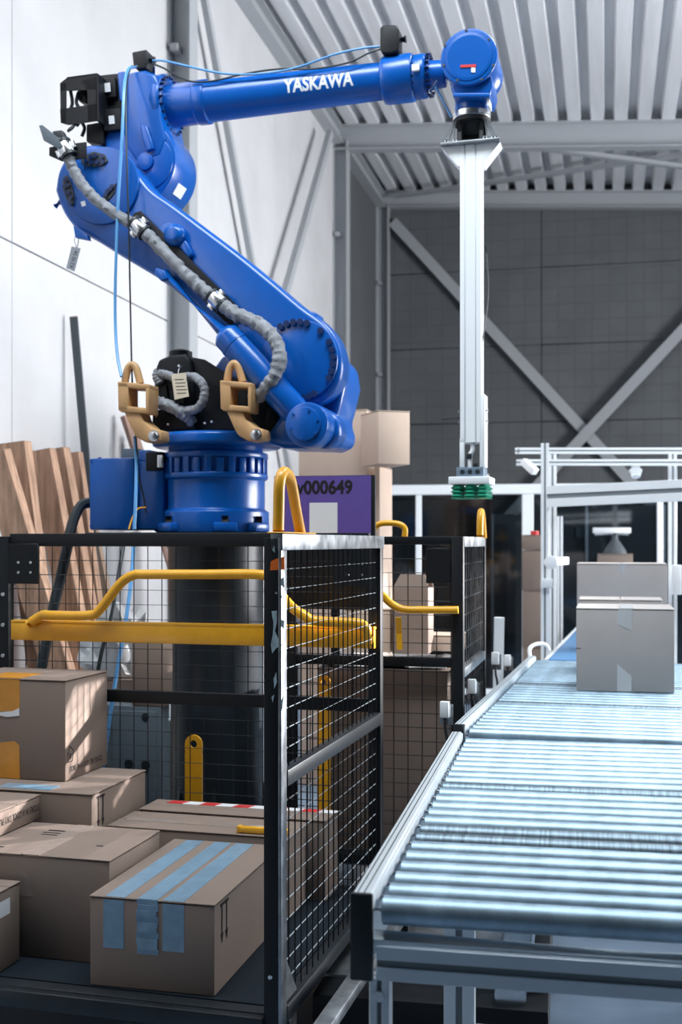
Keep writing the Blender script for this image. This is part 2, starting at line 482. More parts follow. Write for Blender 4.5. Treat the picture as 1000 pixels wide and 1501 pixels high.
# machinery behind the fence
for x0, x1, z, d, lab in ((0.1, 1.35, 1.9, 0.9, 'tall dark machine cabinet behind the smoked fence beside the carton stack'), (1.7, 3.9, 2.0, 1.4, 'wide dark machine cabinet behind the smoked fence by the gantry')):
    m_ = thing('machine_cabinet', lab, 'machine', FF, 0, d)
    for fx in (0.18, 0.55, 0.8):
        MB().box(x0 + (x1 - x0) * fx, x0 + (x1 - x0) * fx + 0.03, -0.06, -0.03, 0.0, z).build('frame_post', ALU, m_)
    MB().box(x0, x1, 0, 0.7, 0, z).build('housing', DARKD, m_, bevel=0.01)
    for k in range(int((x1 - x0) / 0.6)):
        MB().box(x0 + 0.05 + 0.6 * k, x0 + 0.58 + 0.6 * k, -0.015, 0.0, 0.1, z - 0.1).build('door', DARKD, m_, bevel=0.004, seg=1)
    MB().box(x0 + 0.3, x0 + 0.42, -0.03, -0.015, z - 0.35, z - 0.22).build('display', CABG, m_)

# ------------------------------------------------------------------ cartons


def carton(label, fr, xr, y, z, wd, d, h, m=CARD, turn=0, tape=None, name='carton', group=None, gap=0.004, open_top=True):
    """xr, y: the front right bottom corner; parts hang below an Empty at that corner"""
    t = thing(name, label, 'carton', fr, xr, y, z, turn, group)
    MB().box(-wd, 0, 0, d, 0, h - 0.0065).build('body', m, t, bevel=0.004)
    # two long top flaps with a seam between them
    c = -wd / 2
    if tape == 'x':      # the seam runs along x
        for y0, y1 in ((0.0, d / 2 - gap / 2), (d / 2 + gap / 2, d)):
            MB().box(-wd - 0.002, 0.002, y0 - (0.002 if y0 == 0 else 0), y1 + (0.002 if y1 == d else 0), h - 0.0045, h).build('flap', m, t, bevel=0.0015, seg=1)
    else:
        for x0, x1 in ((-wd, c - gap / 2), (c + gap / 2, 0)):
            MB().box(x0 - (0.002 if x0 == -wd else 0), x1 + (0.002 if x1 == 0 else 0), -0.002, d + 0.002, h - 0.0045, h).build('flap', m, t, bevel=0.0015, seg=1)
    return t, wd, d, h


def strip(t, name, m, x0, x1, y0, y1, h, front=0.0, wob=0.0):
    """a tape strip lying on the top from y0 to y1, folded down the front by 'front' metres"""
    mb = MB(); e = 0.0012
    mb.box(x0, x1, y0 - (e if front else 0), y1, h, h + e)
    if front:
        mb.box(x0, x1, -e, 0.0002, h - front, h)
    return mb.build(name, m, t, smooth=0)


def arrows(t, M, hgt, wd):
    """two long arrows on a base line, printed flat"""
    mb = MB()
    for dx in (-wd * 0.28, wd * 0.28):
        mb.prism([M @ Vector((dx - wd * .06, 0, -hgt / 2)), M @ Vector((dx + wd * .06, 0, -hgt / 2)), M @ Vector((dx + wd * .06, 0, hgt / 2)), M @ Vector((dx - wd * .06, 0, hgt / 2))], M.to_3x3() @ Vector((0, -0.0006, 0)))
        mb.prism([M @ Vector((dx - wd * .17, 0, -hgt / 2 + wd * .3)), M @ Vector((dx, 0, -hgt / 2 - wd * .1)), M @ Vector((dx + wd * .17, 0, -hgt / 2 + wd * .3))], M.to_3x3() @ Vector((0, -0.0006, 0)))
    mb.prism([M @ Vector((-wd / 2, 0, hgt / 2)), M @ Vector((wd / 2, 0, hgt / 2)), M @ Vector((wd / 2, 0, hgt / 2 + wd * .12)), M @ Vector((-wd / 2, 0, hgt / 2 + wd * .12))], M.to_3x3() @ Vector((0, -0.0006, 0)))
    return mb.build('arrow_print', INK, t, smooth=0)


RS = lambda y, z, e=0.0008: Matrix.Translation((e, y, z)) @ Matrix.Rotation(R(90), 4, 'Z')      # on a right face
FS = lambda x, z, e=0.0008: Matrix.Translation((x, -e, z))                                       # on a front face
TS = lambda x, y, h, a=0, e=0.0008: Matrix.Translation((x, y, h + e)) @ Matrix.Rotation(R(a), 4, 'Z') @ Matrix.Rotation(R(-90), 4, 'X')

# ------------------------------------------------------------------ roll cage in front
C1 = Fr(-0.173, 3.30, 15.2)
TZ, TRAY = 1.625, 0.25
CW, CD = 1.665, 1.275


def wire_grid(mb, p, ax, la, lb, zlo, zhi, pitch, r=0.0022, mb2=None):
    """vertical wires every pitch along ax, level wires every pitch up"""
    ax = Vector(ax); n = int((lb - la) / pitch)
    for i in range(n + 1):
        q_ = Vector(p) + ax * (la + (lb - la) * i / n)
        mb.cyl(q_ + Vector((0, 0, zlo)), q_ + Vector((0, 0, zhi)), r, n=6)
    m_ = int((zhi - zlo) / pitch); off = Vector((-ax.y, ax.x, 0)) * 0.0042
    for i in range(1, m_ + 1):
        z = zhi - pitch * i
        if z > zlo:
            (mb2 or mb).cyl(Vector(p) + ax * la + off + Vector((0, 0, z)), Vector(p) + ax * lb + off + Vector((0, 0, z)), r, n=6)


def angle_post(x, y, sx, sy, z0, z1, wd=0.05, th=0.005):
    """an angle iron standing at (x, y), its legs reaching sx and sy"""
    mb = MB()
    xs_ = sorted((x, x + sx * wd)); ys_ = sorted((y, y + sy * wd))
    xt = sorted((x, x + sx * th)); yt = sorted((y, y + sy * th))
    mb.prism([Vector(p) for p in ((x, y, z0), (x + sx * wd, y, z0), (x + sx * wd, y + sy * th, z0), (x + sx * th, y + sy * th, z0), (x + sx * th, y + sy * wd, z0), (x, y + sy * wd, z0))], (0, 0, z1 - z0))
    return mb


cage = thing('roll_cage', 'big black roll cage with mesh sides holding cartons in front of the robot', 'roll cage', C1)
# posts: the near right one is a square tube with a bare steel edge
MB().box(-0.05, -0.006, 0.0, 0.05, 0.12, TZ - 0.012).build('corner_post', BLACK, cage, bevel=0.003)
MB().box(-0.006, 0.004, -0.001, 0.05, 0.12, TZ - 0.012).build('post_edge_strip', RAW, cage, bevel=0.002)
tag(LAST[0], 'bare worn steel edge of the corner post')
MB().box(-0.045, 0.004, CD - 0.045, CD, 0.12, TZ - 0.012).build('corner_post', BLACK, cage, bevel=0.003)
MB().box(-CW, -CW + 0.05, CD - 0.045, CD, 0.12, TZ - 0.0).build('corner_post', BLACK, cage, bevel=0.003)
# side panel rails along y
for z0, z1, m_, nm in ((TZ - 0.048, TZ, RAW, 'side_top_rail'), (0.895, 0.942, BLACKG, 'side_middle_rail'), (0.215, 0.262, BLACKG, 'side_bottom_rail')):
    MB().box(-0.03, 0.008, 0.05 if z1 < 1.5 else 0.0, CD - 0.045 if z1 < 1.5 else CD + 0.003, z0, z1).build(nm, m_, cage, bevel=0.003)
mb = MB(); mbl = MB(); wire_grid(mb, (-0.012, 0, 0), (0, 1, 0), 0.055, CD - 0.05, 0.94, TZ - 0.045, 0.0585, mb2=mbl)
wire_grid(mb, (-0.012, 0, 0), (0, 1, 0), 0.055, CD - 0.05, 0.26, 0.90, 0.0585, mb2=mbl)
tag(mbl.build('side_level_wires', WIREL, cage), 'level wires coloured pale for the light they catch', kind='stuff')
tag(mb.build('side_wire_mesh', BLACKM, cage), kind='stuff')
# back panel rails along x
for z0, z1, nm in ((TZ - 0.042, TZ + 0.012, 'back_top_rail'), (0.94, 0.99, 'back_middle_rail'), (0.2, 0.25, 'back_bottom_rail')):
    MB().box(-CW + 0.05, -0.045, CD - 0.035, CD - 0.002, z0, z1).build(nm, BLACK, cage, bevel=0.003)
mb = MB(); wire_grid(mb, (0, CD - 0.018, 0), (-1, 0, 0), 0.05, CW - 0.055, 0.985, TZ - 0.04, 0.0605)
wire_grid(mb, (0, CD - 0.018, 0), (-1, 0, 0), 0.05, CW - 0.055, 0.25, 0.945, 0.0605)
tag(mb.build('back_wire_mesh', BLACKM, cage), kind='stuff')
# gusset plates with four holes, at both ends of the back top rail
for xa, xb in ((-CW + 0.03, -CW + 0.19), (-0.19, -0.04)):
    MB().box(xa, xb, CD - 0.043, CD - 0.036, TZ - 0.2, TZ - 0.03).build('gusset_plate', BLACK, cage, bevel=0.002, seg=1)
    mb = MB()
    for fx in (0.42, 0.78):
        for fz in (-0.11, -0.152):
            c = Vector((xa + (xb - xa) * fx, CD - 0.043, TZ + fz)); mb.cyl(c, c + Vector((0, -0.004, 0)), 0.0055, n=10)
    tag(mb.build('rivets', STEEL, cage), kind='stuff')
mb = MB()
for z in (1.38, 1.25, 1.12):
    c = Vector((-CW + 0.025, CD - 0.045, z)); mb.cyl(c, c + Vector((0, -0.006, 0)), 0.008, n=10)
c = Vector((-0.03, 0, 0.36)); mb.cyl(c, c + Vector((0, -0.004, 0)), 0.006, n=10)
tag(mb.build('bolts', STEEL, cage), kind='stuff')
# tray
MB().box(-CW, 0.0, 0.02, CD, TRAY - 0.035, TRAY - 0.004).build('tray', BLACKG, cage, bevel=0.004)
MB().box(-CW + 0.01, -0.052, 0.07, CD - 0.05, TRAY - 0.004, TRAY).build('tray_mat', MAT, cage)
MB().box(-CW, -0.05, -0.01, 0.03, TRAY - 0.06, TRAY - 0.008).build('front_sill', BLACKG, cage, bevel=0.006)
# yellow push rail bolted on the back panel
yb = CD - 0.075
k1 = C1.p(18, 930, yb); k2 = C1.p(548, 938, yb)
zr0, zr1 = C1.p(200, 942, yb).z, C1.p(200, 912, yb).z
MB().box(k1.x, k2.x + 0.005, yb - 0.012, yb + 0.012, zr0, zr1 - 0.012).build('push_rail', YELLOW, cage, bevel=0.003)
MB().box(k1.x, k2.x + 0.005, yb - 0.012, yb + 0.03, zr1 - 0.012, zr1).build('push_rail_lip', YELLOW, cage, bevel=0.002)
yt = yb - 0.045
pts = [C1.p(*q_, yt + 0.02) for q_ in ((42, 914), (62, 902))] + [C1.p(*q_, yt) for q_ in ((78, 902), (130, 902), (146, 894), (176, 856), (196, 843), (215, 842), (300, 842), (378, 842), (396, 850), (412, 872), (428, 890), (445, 902), (462, 910), (500, 912), (525, 914))] + [C1.p(536, 920, yt), C1.p(540, 934, yt + 0.02), C1.p(540, 940, yt + 0.03)]
MB().tube(smooth_path(pts, 5), 0.0195, 16).build('push_handle', YELLOW, cage)
# looped grab handle welded on the near end of the side top rail
h0, h1 = 0.028, 0.245
pts = [Vector((-0.015, h0, TZ)), Vector((-0.015, h0 + 0.004, TZ + 0.06)), Vector((-0.015, h0 + 0.012, TZ + 0.145)), Vector((-0.015, h0 + 0.045, TZ + 0.178)), Vector((-0.015, h0 + 0.09, TZ + 0.174)),
       Vector((-0.015, h0 + 0.125, TZ + 0.15)), Vector((-0.015, h1 - 0.045, TZ + 0.07)), Vector((-0.015, h1, TZ))]
MB().tube(smooth_path(pts, 6), 0.0165, 16).build('grab_handle', YELLOW, cage)
MB().box(-0.04, 0.01, 0.0, 0.33, TZ, TZ + 0.005).build('handle_foot', YELLOW, cage, bevel=0.002, seg=1)
# paint scrapes and a sticker on the corner post
mb = MB()
for poly in ([(397, 823), (405, 819), (417, 816), (417, 835), (396, 836)],):
    mb.prism([C1.p(px, py, -0.0006) for px, py in poly], (0, 0.0005, 0))
mb.build('sticker', ORANGE, cage, smooth=0); tag(LAST[0], 'torn orange sticker')
mb = MB()
for poly in ([(398, 896), (406, 895), (406, 912), (403, 925), (409, 938), (414, 946), (405, 950), (399, 958), (397, 945), (400, 930), (401, 914)], [(409, 850), (416, 846), (417, 862), (412, 858)], [(412, 908), (417, 910), (416, 922), (412, 918)],
             [(399, 806), (402, 800), (403, 810)], [(408, 792), (412, 796), (409, 799)], [(401, 995), (405, 985), (406, 1000), (402, 1010)], [(398, 1022), (402, 1018), (400, 1030)], [(411, 1030), (416, 1018), (414, 1038), (412, 1044)], [(403, 870), (405, 867), (407, 871)], [(410, 874), (413, 872), (414, 878)]):
    mb.prism([C1.p(px, py, -0.0006) for px, py in poly], (0, 0.0005, 0))
tag(mb.build('paint_chips', CHIP, cage, smooth=0), 'pale scrapes where the black paint is gone', kind='stuff')
# castor under the near right corner and one under the far right corner
for y in (0.16, CD - 0.14):
    MB().box(-0.075, -0.07, y - 0.03, y + 0.03, 0.07, 0.215).box(-0.015, -0.01, y - 0.03, y + 0.03, 0.07, 0.215).box(-0.075, -0.01, y - 0.04, y + 0.04, 0.2, 0.215).build('castor_fork', STEEL, cage, bevel=0.002, seg=1)
    MB().cyl((-0.06, y, 0.075), (-0.025, y, 0.075), 0.075, n=28).build('castor_wheel', RUBBER, LAST[0], bevel=0.004)
for y in (0.16, CD - 0.14):
    MB().box(-CW + 0.04, -CW + 0.045, y - 0.03, y + 0.03, 0.07, 0.215).box(-CW + 0.11, -CW + 0.115, y - 0.03, y + 0.03, 0.07, 0.215).box(-CW + 0.04, -CW + 0.115, y - 0.04, y + 0.04, 0.2, 0.215).build('castor_fork', STEEL, cage, bevel=0.002, seg=1)
    MB().cyl((-CW + 0.06, y, 0.075), (-CW + 0.095, y, 0.075), 0.075, n=28).build('castor_wheel', RUBBER, LAST[0], bevel=0.004)
# small steel corner gusset at the foot of the side panel
MB().prism([Vector((-0.004, 0.052, 0.27)), Vector((-0.004, 0.16, 0.27)), Vector((-0.004, 0.052, 0.40))], (0.004, 0, 0)).build('corner_gusset', RAW, cage)

# ---- cartons in the cage
g = 'cartons in the front roll cage'
t, wd, d, h = carton('brown carton with three pale blue tape strips, in front on the cage tray', C1, -0.233, 0.085, TRAY + 0.001, 0.402, 0.69, 0.273, tape='y', turn=1.6, group=g)
for x0, x1, f in ((-0.352, -0.287, 0.135), (-0.245, -0.182, 0.150), (-0.165, -0.098, 0.125)):
    strip(t, 'tape', TAPEB, x0, x1, 0.0, d * 0.99, h, 0)
for x0, x1, a, b in ((-0.357, -0.290, 0.008, 0.155), (-0.165, -0.096, 0.008, 0.15)):
    MB().box(x0, x1, -0.0014, 0.0002, h - b, h - a).build('tape', TAPEB, t, smooth=0)
mb = MB(); nz = 10
for i in range(nz):
    z0, z1 = h - 0.165 * i / nz, h - 0.165 * (i + 1) / nz
    mb.box(-0.247 + 0.003 * math.sin(i * 1.7), -0.180 + 0.003 * math.sin(i * 2.3), -0.0025 - 0.002 * (i % 3), 0.0002, z1, z0)
mb.build('tape', TAPEB, t, smooth=0)
arrows(t, RS(0.085, h - 0.075), 0.105, 0.075)
t, wd, d, h = carton('large brown carton with a clear tape seam, left of the blue-taped carton', C1, -0.652, 0.24, TRAY + 0.001, 0.62, 0.40, 0.333, tape='y', turn=0.8, group=g)
strip(t, 'tape', TAPEC, -0.315, -0.25, 0, d, h, 0)
MB().prism([Vector(p) for p in ((-0.325, -0.0012, h - 0.045), (-0.285, -0.0012, h - 0.075), (-0.27, -0.0012, h - 0.135), (-0.32, -0.0012, h - 0.135))], (0, 0.001, 0)).build('tape', TAPEC, t, smooth=0)
mb = MB()
for (x, y, a, b) in ((-0.33, 0.30, 0.10, 0.012), (-0.34, 0.27, 0.09, 0.008), (-0.335, 0.245, 0.085, 0.008), (-0.44, 0.06, 0.05, 0.01), (-0.11, 0.15, 0.025, 0.01), (-0.44, 0.04, 0.05, 0.006)):
    mb.box(x - a / 2, x + a / 2, y, y + b, h, h + 0.0007)
mb.build('stamp_print', INK, t, smooth=0)
t, wd, d, h = carton('brown carton second from top of the left stack, arrow print on its side', C1, -0.952, 0.70, TRAY + 0.001, 0.60, 0.47, 0.431, tape='x', turn=0.5, group=g)
arrows(t, RS(0.07, h - 0.075), 0.10, 0.065)
strip(t, 'tape', TAPEB, -0.40, -0.18, 0.02, 0.10, h)
zt2 = TRAY + 0.431
t, wd, d, h = carton('brown carton with wide orange tape, topmost of the left stack in the cage', C1, -1.150, 0.868, zt2 + 0.003, 0.48, 0.352, 0.388, tape='y', group=g)
strip(t, 'tape', TAPEO, -0.36, -0.2, 0.01, d * 0.5, h)
MB().prism([Vector(p) for p in ((-0.33, -0.0014, h + 0.0012), (-0.195, -0.0014, h + 0.0012), (-0.196, -0.0014, 0.275), (-0.225, -0.0014, 0.262), (-0.33, -0.0014, 0.255))], (0, 0.0014, 0)).build('tape', TAPEO, t, smooth=0)
MB().prism([Vector(p) for p in ((-0.33, -0.0014, 0.0), (-0.195, -0.0014, 0.0), (-0.197, -0.0014, 0.13), (-0.22, -0.0014, 0.145), (-0.33, -0.0014, 0.13))], (0, 0.0014, 0)).build('tape', TAPEO, t, smooth=0)
MB().prism([Vector(p) for p in ((-0.33, -0.002, 0.25), (-0.225, -0.002, 0.262), (-0.197, -0.002, 0.275), (-0.197, -0.002, 0.245), (-0.25, -0.002, 0.238))], (0, 0.001, 0)).build('torn_paper', WHITE, t, smooth=0)
lettering('STORE IN A COOL DRY PLACE', 0.021, RS(0.165, 0.04), INK, t, 0.008, 0.27)
mb = MB()                                                     # the printed symbol above the words: a small drawn parcel mark
for a, b in (((0.02, 0.07), (0.055, 0.07)), ((0.055, 0.07), (0.062, 0.11)), ((0.062, 0.11), (0.035, 0.13)), ((0.035, 0.13), (0.018, 0.105)), ((0.018, 0.105), (0.02, 0.07)), ((0.03, 0.085), (0.05, 0.10)), ((0.028, 0.105), (0.045, 0.08))):
    mb.bar((0.0006, a[0], a[1]), (0.0006, b[0], b[1]), 0.003, 0.001, up=(1, 0, 0))
mb.build('symbol_print', INK, t, smooth=0)
t, wd, d, h = carton('flat brown carton with upside-down print, behind the clear-taped carton', C1, -1.150, 0.345, TRAY + 0.337, 0.40, 0.335, 0.088, tape='x', group=g)
lettering('STORE IN A COOL DRY PLACE', 0.024, RS(0.175, 0.045) @ Matrix.Rotation(R(180), 4, 'Y'), INK, t, 0.008, 0.30)
t, wd, d, h = carton('small brown carton with a white label, low on the tray at left picture edge', C1, -0.952, 0.075, TRAY + 0.001, 0.36, 0.13, 0.255, tape='x', group=g)
MB().box(0.0, 0.0008, 0.01, 0.07, 0.17, 0.22).build('paper_label', WHITE, t, smooth=0)
t, wd, d, h = carton('long brown carton with red and white striped tape, by the cage back panel', C1, -0.165, 1.045, TRAY + 0.001, 0.76, 0.175, 0.304, tape='x', group=g)
mb = MB(); mb2 = MB()
for i in range(10):
    x0 = -0.70 + i * 0.07
    (mb if i % 2 == 0 else mb2).prism([Vector((x0, 0.12, h + 0.0003)), Vector((x0 + 0.07, 0.12, h + 0.0003)), Vector((x0 + 0.085, 0.165, h + 0.0003)), Vector((x0 + 0.015, 0.165, h + 0.0003))], (0, 0, 0.001))
    (mb if i % 2 == 0 else mb2)
mb.build('red_tape_stripe', RED, t, smooth=0); mb2.build('white_tape_stripe', WHITE, t, smooth=0)
t, wd, d, h = carton('long brown carton between the blue-taped one and the red-striped one', C1, -0.235, 0.80, TRAY + 0.001, 0.705, 0.235, 0.296, tape='x', group=g)
strip(t, 'tape', TAPEC, -0.68, -0.02, 0.09, 0.14, h)
s = thing('yellow_strap', 'short yellow plastic strap lying on the long carton beside the corner post', 'strap', C1, -0.36, 0.825, TRAY + 0.299)
MB().box(-0.07, 0.12, -0.012, 0.016, 0, 0.022).build('band', YELLOW, s, bevel=0.005)
MB().box(-0.074, -0.06, -0.014, 0.018, 0.0, 0.024).build('clasp', YELLOW, s, bevel=0.003)

# ------------------------------------------------------------------ second roll cage, right behind
C2 = Fr(0.520, 4.93, 13.2)
cage2 = thing('roll_cage', 'smaller black roll cage beside the roller conveyor, behind the front cage', 'roll cage', C2)
W2, D2 = 0.74, 0.86
for (x, y) in ((0, 0), (0, D2), (-W2, 0), (-W2, D2)):
    MB().box(x - 0.05, x, y, y + 0.045, 0.12, TZ).build('corner_post', BLACK, cage2, bevel=0.003)
for z0, z1, nm in ((TZ - 0.045, TZ, 'side_top_rail'), (1.02, 1.06, 'side_middle_rail'), (0.55, 0.59, 'side_lower_rail'), (0.2, 0.25, 'side_bottom_rail')):
    MB().box(-0.03, 0.002, 0.045, D2, z0, z1).build(nm, RAW if z0 > 1 else BLACK, cage2, bevel=0.003)
for z0, z1, nm in ((TZ - 0.035, TZ, 'front_top_rail'), (1.065, 1.105, 'front_middle_rail'), (0.2, 0.25, 'front_bottom_rail')):
    MB().box(-W2, -0.05, 0.008, 0.036, z0, z1).build(nm, BLACK, cage2, bevel=0.003)
mb = MB(); wire_grid(mb, (-0.012, 0, 0), (0, 1, 0), 0.05, D2, 0.25, TZ - 0.045, 0.075, 0.0025)
tag(mb.build('side_wire_mesh', RAW, cage2), kind='stuff')
mb = MB(); wire_grid(mb, (0, 0.02, 0), (-1, 0, 0), 0.055, W2, 0.25, TZ - 0.035, 0.0605)
tag(mb.build('front_wire_mesh', BLACKM, cage2), kind='stuff')
MB().box(-0.16, -0.055, 0.0, 0.006, TZ - 0.2, TZ - 0.05).build('gusset_plate', BLACK, cage2, bevel=0.002, seg=1)
MB().box(-W2, 0, 0.0, D2, 0.205, 0.245).build('tray', BLACK, cage2, bevel=0.003)
for x in (-0.09, -W2 + 0.05):
    for y in (0.12, D2 - 0.12):
        MB().box(x - 0.01, x + 0.045, y - 0.035, y + 0.035, 0.15, 0.207).build('castor_fork', STEEL, cage2)
        MB().cyl((x, y, 0.075), (x + 0.035, y, 0.075), 0.075, n=20).build('castor_wheel', RUBBER, LAST[0], bevel=0.004)
pts = [C2.p(*q_, -0.02) for q_ in ((500, 842), (545, 862), (560, 872), (572, 884), (590, 893), (620, 894), (672, 894))]
MB().tube(smooth_path(pts, 5), 0.0165, 14).build('push_handle', YELLOW, cage2)
MB().cyl(C2.p(584, 905, -0.02), C2.p(586, 952, -0.02), 0.013, n=12).build('handle_stay', YELLOW, cage2)
pts = [Vector((-0.005, 0.68, TZ)), Vector((-0.005, 0.685, TZ + 0.06)), Vector((-0.005, 0.70, TZ + 0.105)), Vector((-0.005, 0.73, TZ + 0.125)), Vector((-0.005, 0.77, TZ + 0.105)), Vector((-0.005, 0.84, TZ))]
MB().tube(smooth_path(pts, 6), 0.0165, 14).build('grab_handle', YELLOW, cage2)
a = C2.p(552, 790, 0.1); b = C2.p(598, 790, 0.1)
pts = [Vector((a.x, 0.02, TZ)), Vector((a.x + 0.005, 0.02, TZ + 0.035)), Vector((a.x + 0.04, 0.02, TZ + 0.057)), Vector((b.x - 0.03, 0.02, TZ + 0.055)), Vector((b.x, 0.02, TZ + 0.035)), Vector((b.x, 0.02, TZ))]
MB().tube(smooth_path(pts, 5), 0.013, 12).build('grab_handle', YELLOW, cage2)

q = C2.p(664, 1120, 0.06)
t, wd, d, h = carton('brown carton under white film, low in the cage beside the conveyor', C2, -0.075, 0.06, 0.246, 0.58, 0.6, 0.80, m=CARD, tape='x')
mb = MB()                                                     # crumpled film lying on it
for i in range(14):
    for j in range(8):
        f = lambda a_, b_: Vector((-0.57 + a_ * 0.040, 0.01 + b_ * 0.07, h + 0.005 + 0.028 * abs(noise.noise(Vector((a_ * 0.6, b_ * 0.6, 3))))))
        mb.quad(f(i, j), f(i + 1, j), f(i + 1, j + 1), f(i, j + 1))
bmesh.ops.remove_doubles(mb.bm, verts=mb.bm.verts, dist=0.001)
r_ = bmesh.ops.extrude_face_region(mb.bm, geom=mb.bm.faces[:])
for v in [g_ for g_ in r_['geom'] if isinstance(g_, bmesh.types.BMVert)]:
    v.co.z += 0.004
pf = mb.build('plastic_sheet', PLASTIC, None); pf.location = C2.w(-0.075, 0.06, 0.247); pf.rotation_euler = (0, 0, -C2.a)
tag(pf, 'crumpled white plastic film lying on the carton in the smaller cage', 'plastic sheet')
zf = 0.246 + 0.80 + 0.045
x0 = C2.p(576, 900, 0.3).x; x1 = C2.p(628, 900, 0.3).x; zt = C2.p(600, 842, 0.3).z
t = thing('carton', 'tan carton with slanting open flaps, upright in the smaller cage', 'carton', C2, x1, 0.3, zf)
hh = zt - zf
MB().box(x0 - x1, 0, 0, 0.16, 0, hh - 0.06).build('body', CARD, t, bevel=0.004)
MB().prism([Vector((x0 - x1, 0.002, hh - 0.06)), Vector((0, 0.002, hh - 0.06)), Vector((-0.02, 0.03, hh)), Vector((x0 - x1 + 0.03, 0.03, hh))], (0, 0.006, 0)).build('flap', CARD, t)
MB().prism([Vector((x0 - x1, 0.158, hh - 0.06)), Vector((0, 0.158, hh - 0.06)), Vector((-0.01, 0.14, hh - 0.01)), Vector((x0 - x1 + 0.02, 0.14, hh - 0.01))], (0, -0.006, 0)).build('flap', CARD, t)
carton('pale tan carton lower beside the upright one in the smaller cage', C2, -0.075, 0.47, zf, 0.17, 0.2, 0.075, m=CARD3, tape='x')
carton('flat tan carton at far left in the smaller cage', C2, x0 - 0.02, 0.34, zf, 0.22, 0.2, 0.2, m=CARD3, tape='x')

# ------------------------------------------------------------------ conveyors
V1 = Fr(0.0235, 2.30, 11.1)
RW, RZ, RR = 0.95, 0.856, 0.029


def rail_profile(y0, y1, side, zt=0.905, hgt=0.15):
    """side rail running along y: an outer web with a top flange and an inner step"""
    s_ = side
    pr = [(0, zt - hgt), (0, zt), (0.034, zt), (0.034, zt - 0.005), (0.040, zt - 0.005), (0.040, zt - 0.034), (0.030, zt - 0.034), (0.030, zt - hgt)]
    o = [Vector((x_ if s_ > 0 else RW + 0.08 - x_, y0, z_)) for x_, z_ in pr]
    mb = MB().prism(o, (0, y1 - y0, 0))
    # grooves along the top
    return mb


def roller_conveyor(label, fr, length, pitch, near_cap, z0=0.0):
    t = thing('roller_conveyor', label, 'conveyor', fr)
    for sd in (1, -1):
        rail_profile(0.0, length, sd, 0.905 + z0).build('side_rail', ALU, t, bevel=0.0015, seg=1)
        for gx in (0.009, 0.022):
            xx = gx if sd > 0 else RW + 0.08 - gx
            MB().box(xx - 0.0012, xx + 0.0012, 0.003, length - 0.003, 0.905 + z0, 0.9056 + z0).build('rail_groove', RUBBER, t)
        if near_cap:
            x_ = -0.004 if sd > 0 else RW + 0.08 - 0.042
            MB().box(x_, x_ + 0.046, -0.012, 0.0, 0.735 + z0, 0.908 + z0).build('end_cap', RUBBER, t, bevel=0.004)
    m0 = MB().lathe([(0.012, 0), (0.0215, 0.0), (RR, 0.003), (RR, RW - 0.023), (0.0215, RW - 0.02), (0.012, RW - 0.02)], (0, 0, 0), (1, 0, 0), 28).build('roller', ZINC, t)
    me = m0.data; me2 = me.copy(); me2.materials[0] = ZINC2; n = int((length - 0.06) / pitch); dirty = (6, 7, 13) if near_cap else (0, 9, 17)
    for i in range(n + 1):
        o = m0 if i == 0 else part('roller', me2 if i in dirty else me, t, 'roller with dark smudges' if i in dirty else None)
        o.location = (0.05, 0.06 + i * pitch, RZ + z0); o.rotation_euler = (R(random.uniform(0, 360)), 0, 0)
    # shafts seen at the roller ends
    mb = MB()
    for i in range(n + 1):
        mb.cyl((0.028, 0.06 + i * pitch, RZ + z0), (0.052, 0.06 + i * pitch, RZ + z0), 0.008, n=6)
        mb.cyl((RW + 0.03, 0.06 + i * pitch, RZ + z0), (RW + 0.052, 0.06 + i * pitch, RZ + z0), 0.008, n=6)
    tag(mb.build('roller_shafts', STEEL, t), kind='stuff')
    return t


def slot(name, m, parent, a, b, wd, ht, bevel=0.001):
    """an aluminium slot profile: four corner ribs round a core coloured dark for the groove shade"""
    a, b = Vector(a), Vector(b); u, v = frame_axes(b - a); mb = MB()
    for su in (-1, 1):
        for sv in (-1, 1):
            o_ = u * (su * wd * 0.305) + v * (sv * ht * 0.305)
            mb.bar(a + o_, b + o_, wd * 0.39, ht * 0.39)
    o = mb.build(name, m, parent, bevel=bevel, seg=1)
    e = (b - a).normalized() * 0.001
    MB().bar(a + e, b - e, wd * 0.7, ht * 0.7).build('slot_core', SLOT, o)
    return o


cv1 = roller_conveyor('near roller conveyor of shiny zinc rollers, open end toward the viewer', V1, 2.0, 0.0875, True)
MB().cyl((0.03, 0.05, 0.803), (RW + 0.05, 0.05, 0.803), 0.0155, n=20).build('cross_tube', ALU, cv1)
slot('cross_beam', ALU, cv1, (0.03, 0.12, 0.732), (RW + 0.05, 0.12, 0.732), 0.045, 0.07)
slot('cross_beam', ALU, cv1, (0.03, 1.9, 0.725), (RW + 0.05, 1.9, 0.725), 0.045, 0.045)
for x, y, wd_ in ((0.037, 0.12, 0.042), (0.055, 1.9, 0.042), (RW + 0.02, 0.12, 0.042), (RW + 0.02, 1.9, 0.042)):
    slot('leg', ALU, cv1, (x, y, 0.03), (x, y, 0.70), wd_, wd_)
    MB().cyl((x, y, 0), (x, y, 0.012), 0.04, n=20).cyl((x, y, 0.012), (x, y, 0.05), 0.009, n=10).build('foot', RUBBER, LAST[0])
MB().cyl((0.037, 0.094, 0.665), (0.037, 0.10, 0.665), 0.011, n=14).build('leg_bolt', STEEL, cv1)
slot('leg', ALU, cv1, (0.155, 0.62, 0.03), (0.155, 0.62, 0.755), 0.075, 0.045)
slot('cross_beam', ALU, cv1, (0.03, 0.62, 0.775), (RW + 0.05, 0.62, 0.775), 0.04, 0.04)
slot('low_brace', ALU, cv1, (0.195, 0.62, 0.385), (RW, 0.62, 0.385), 0.035, 0.035)

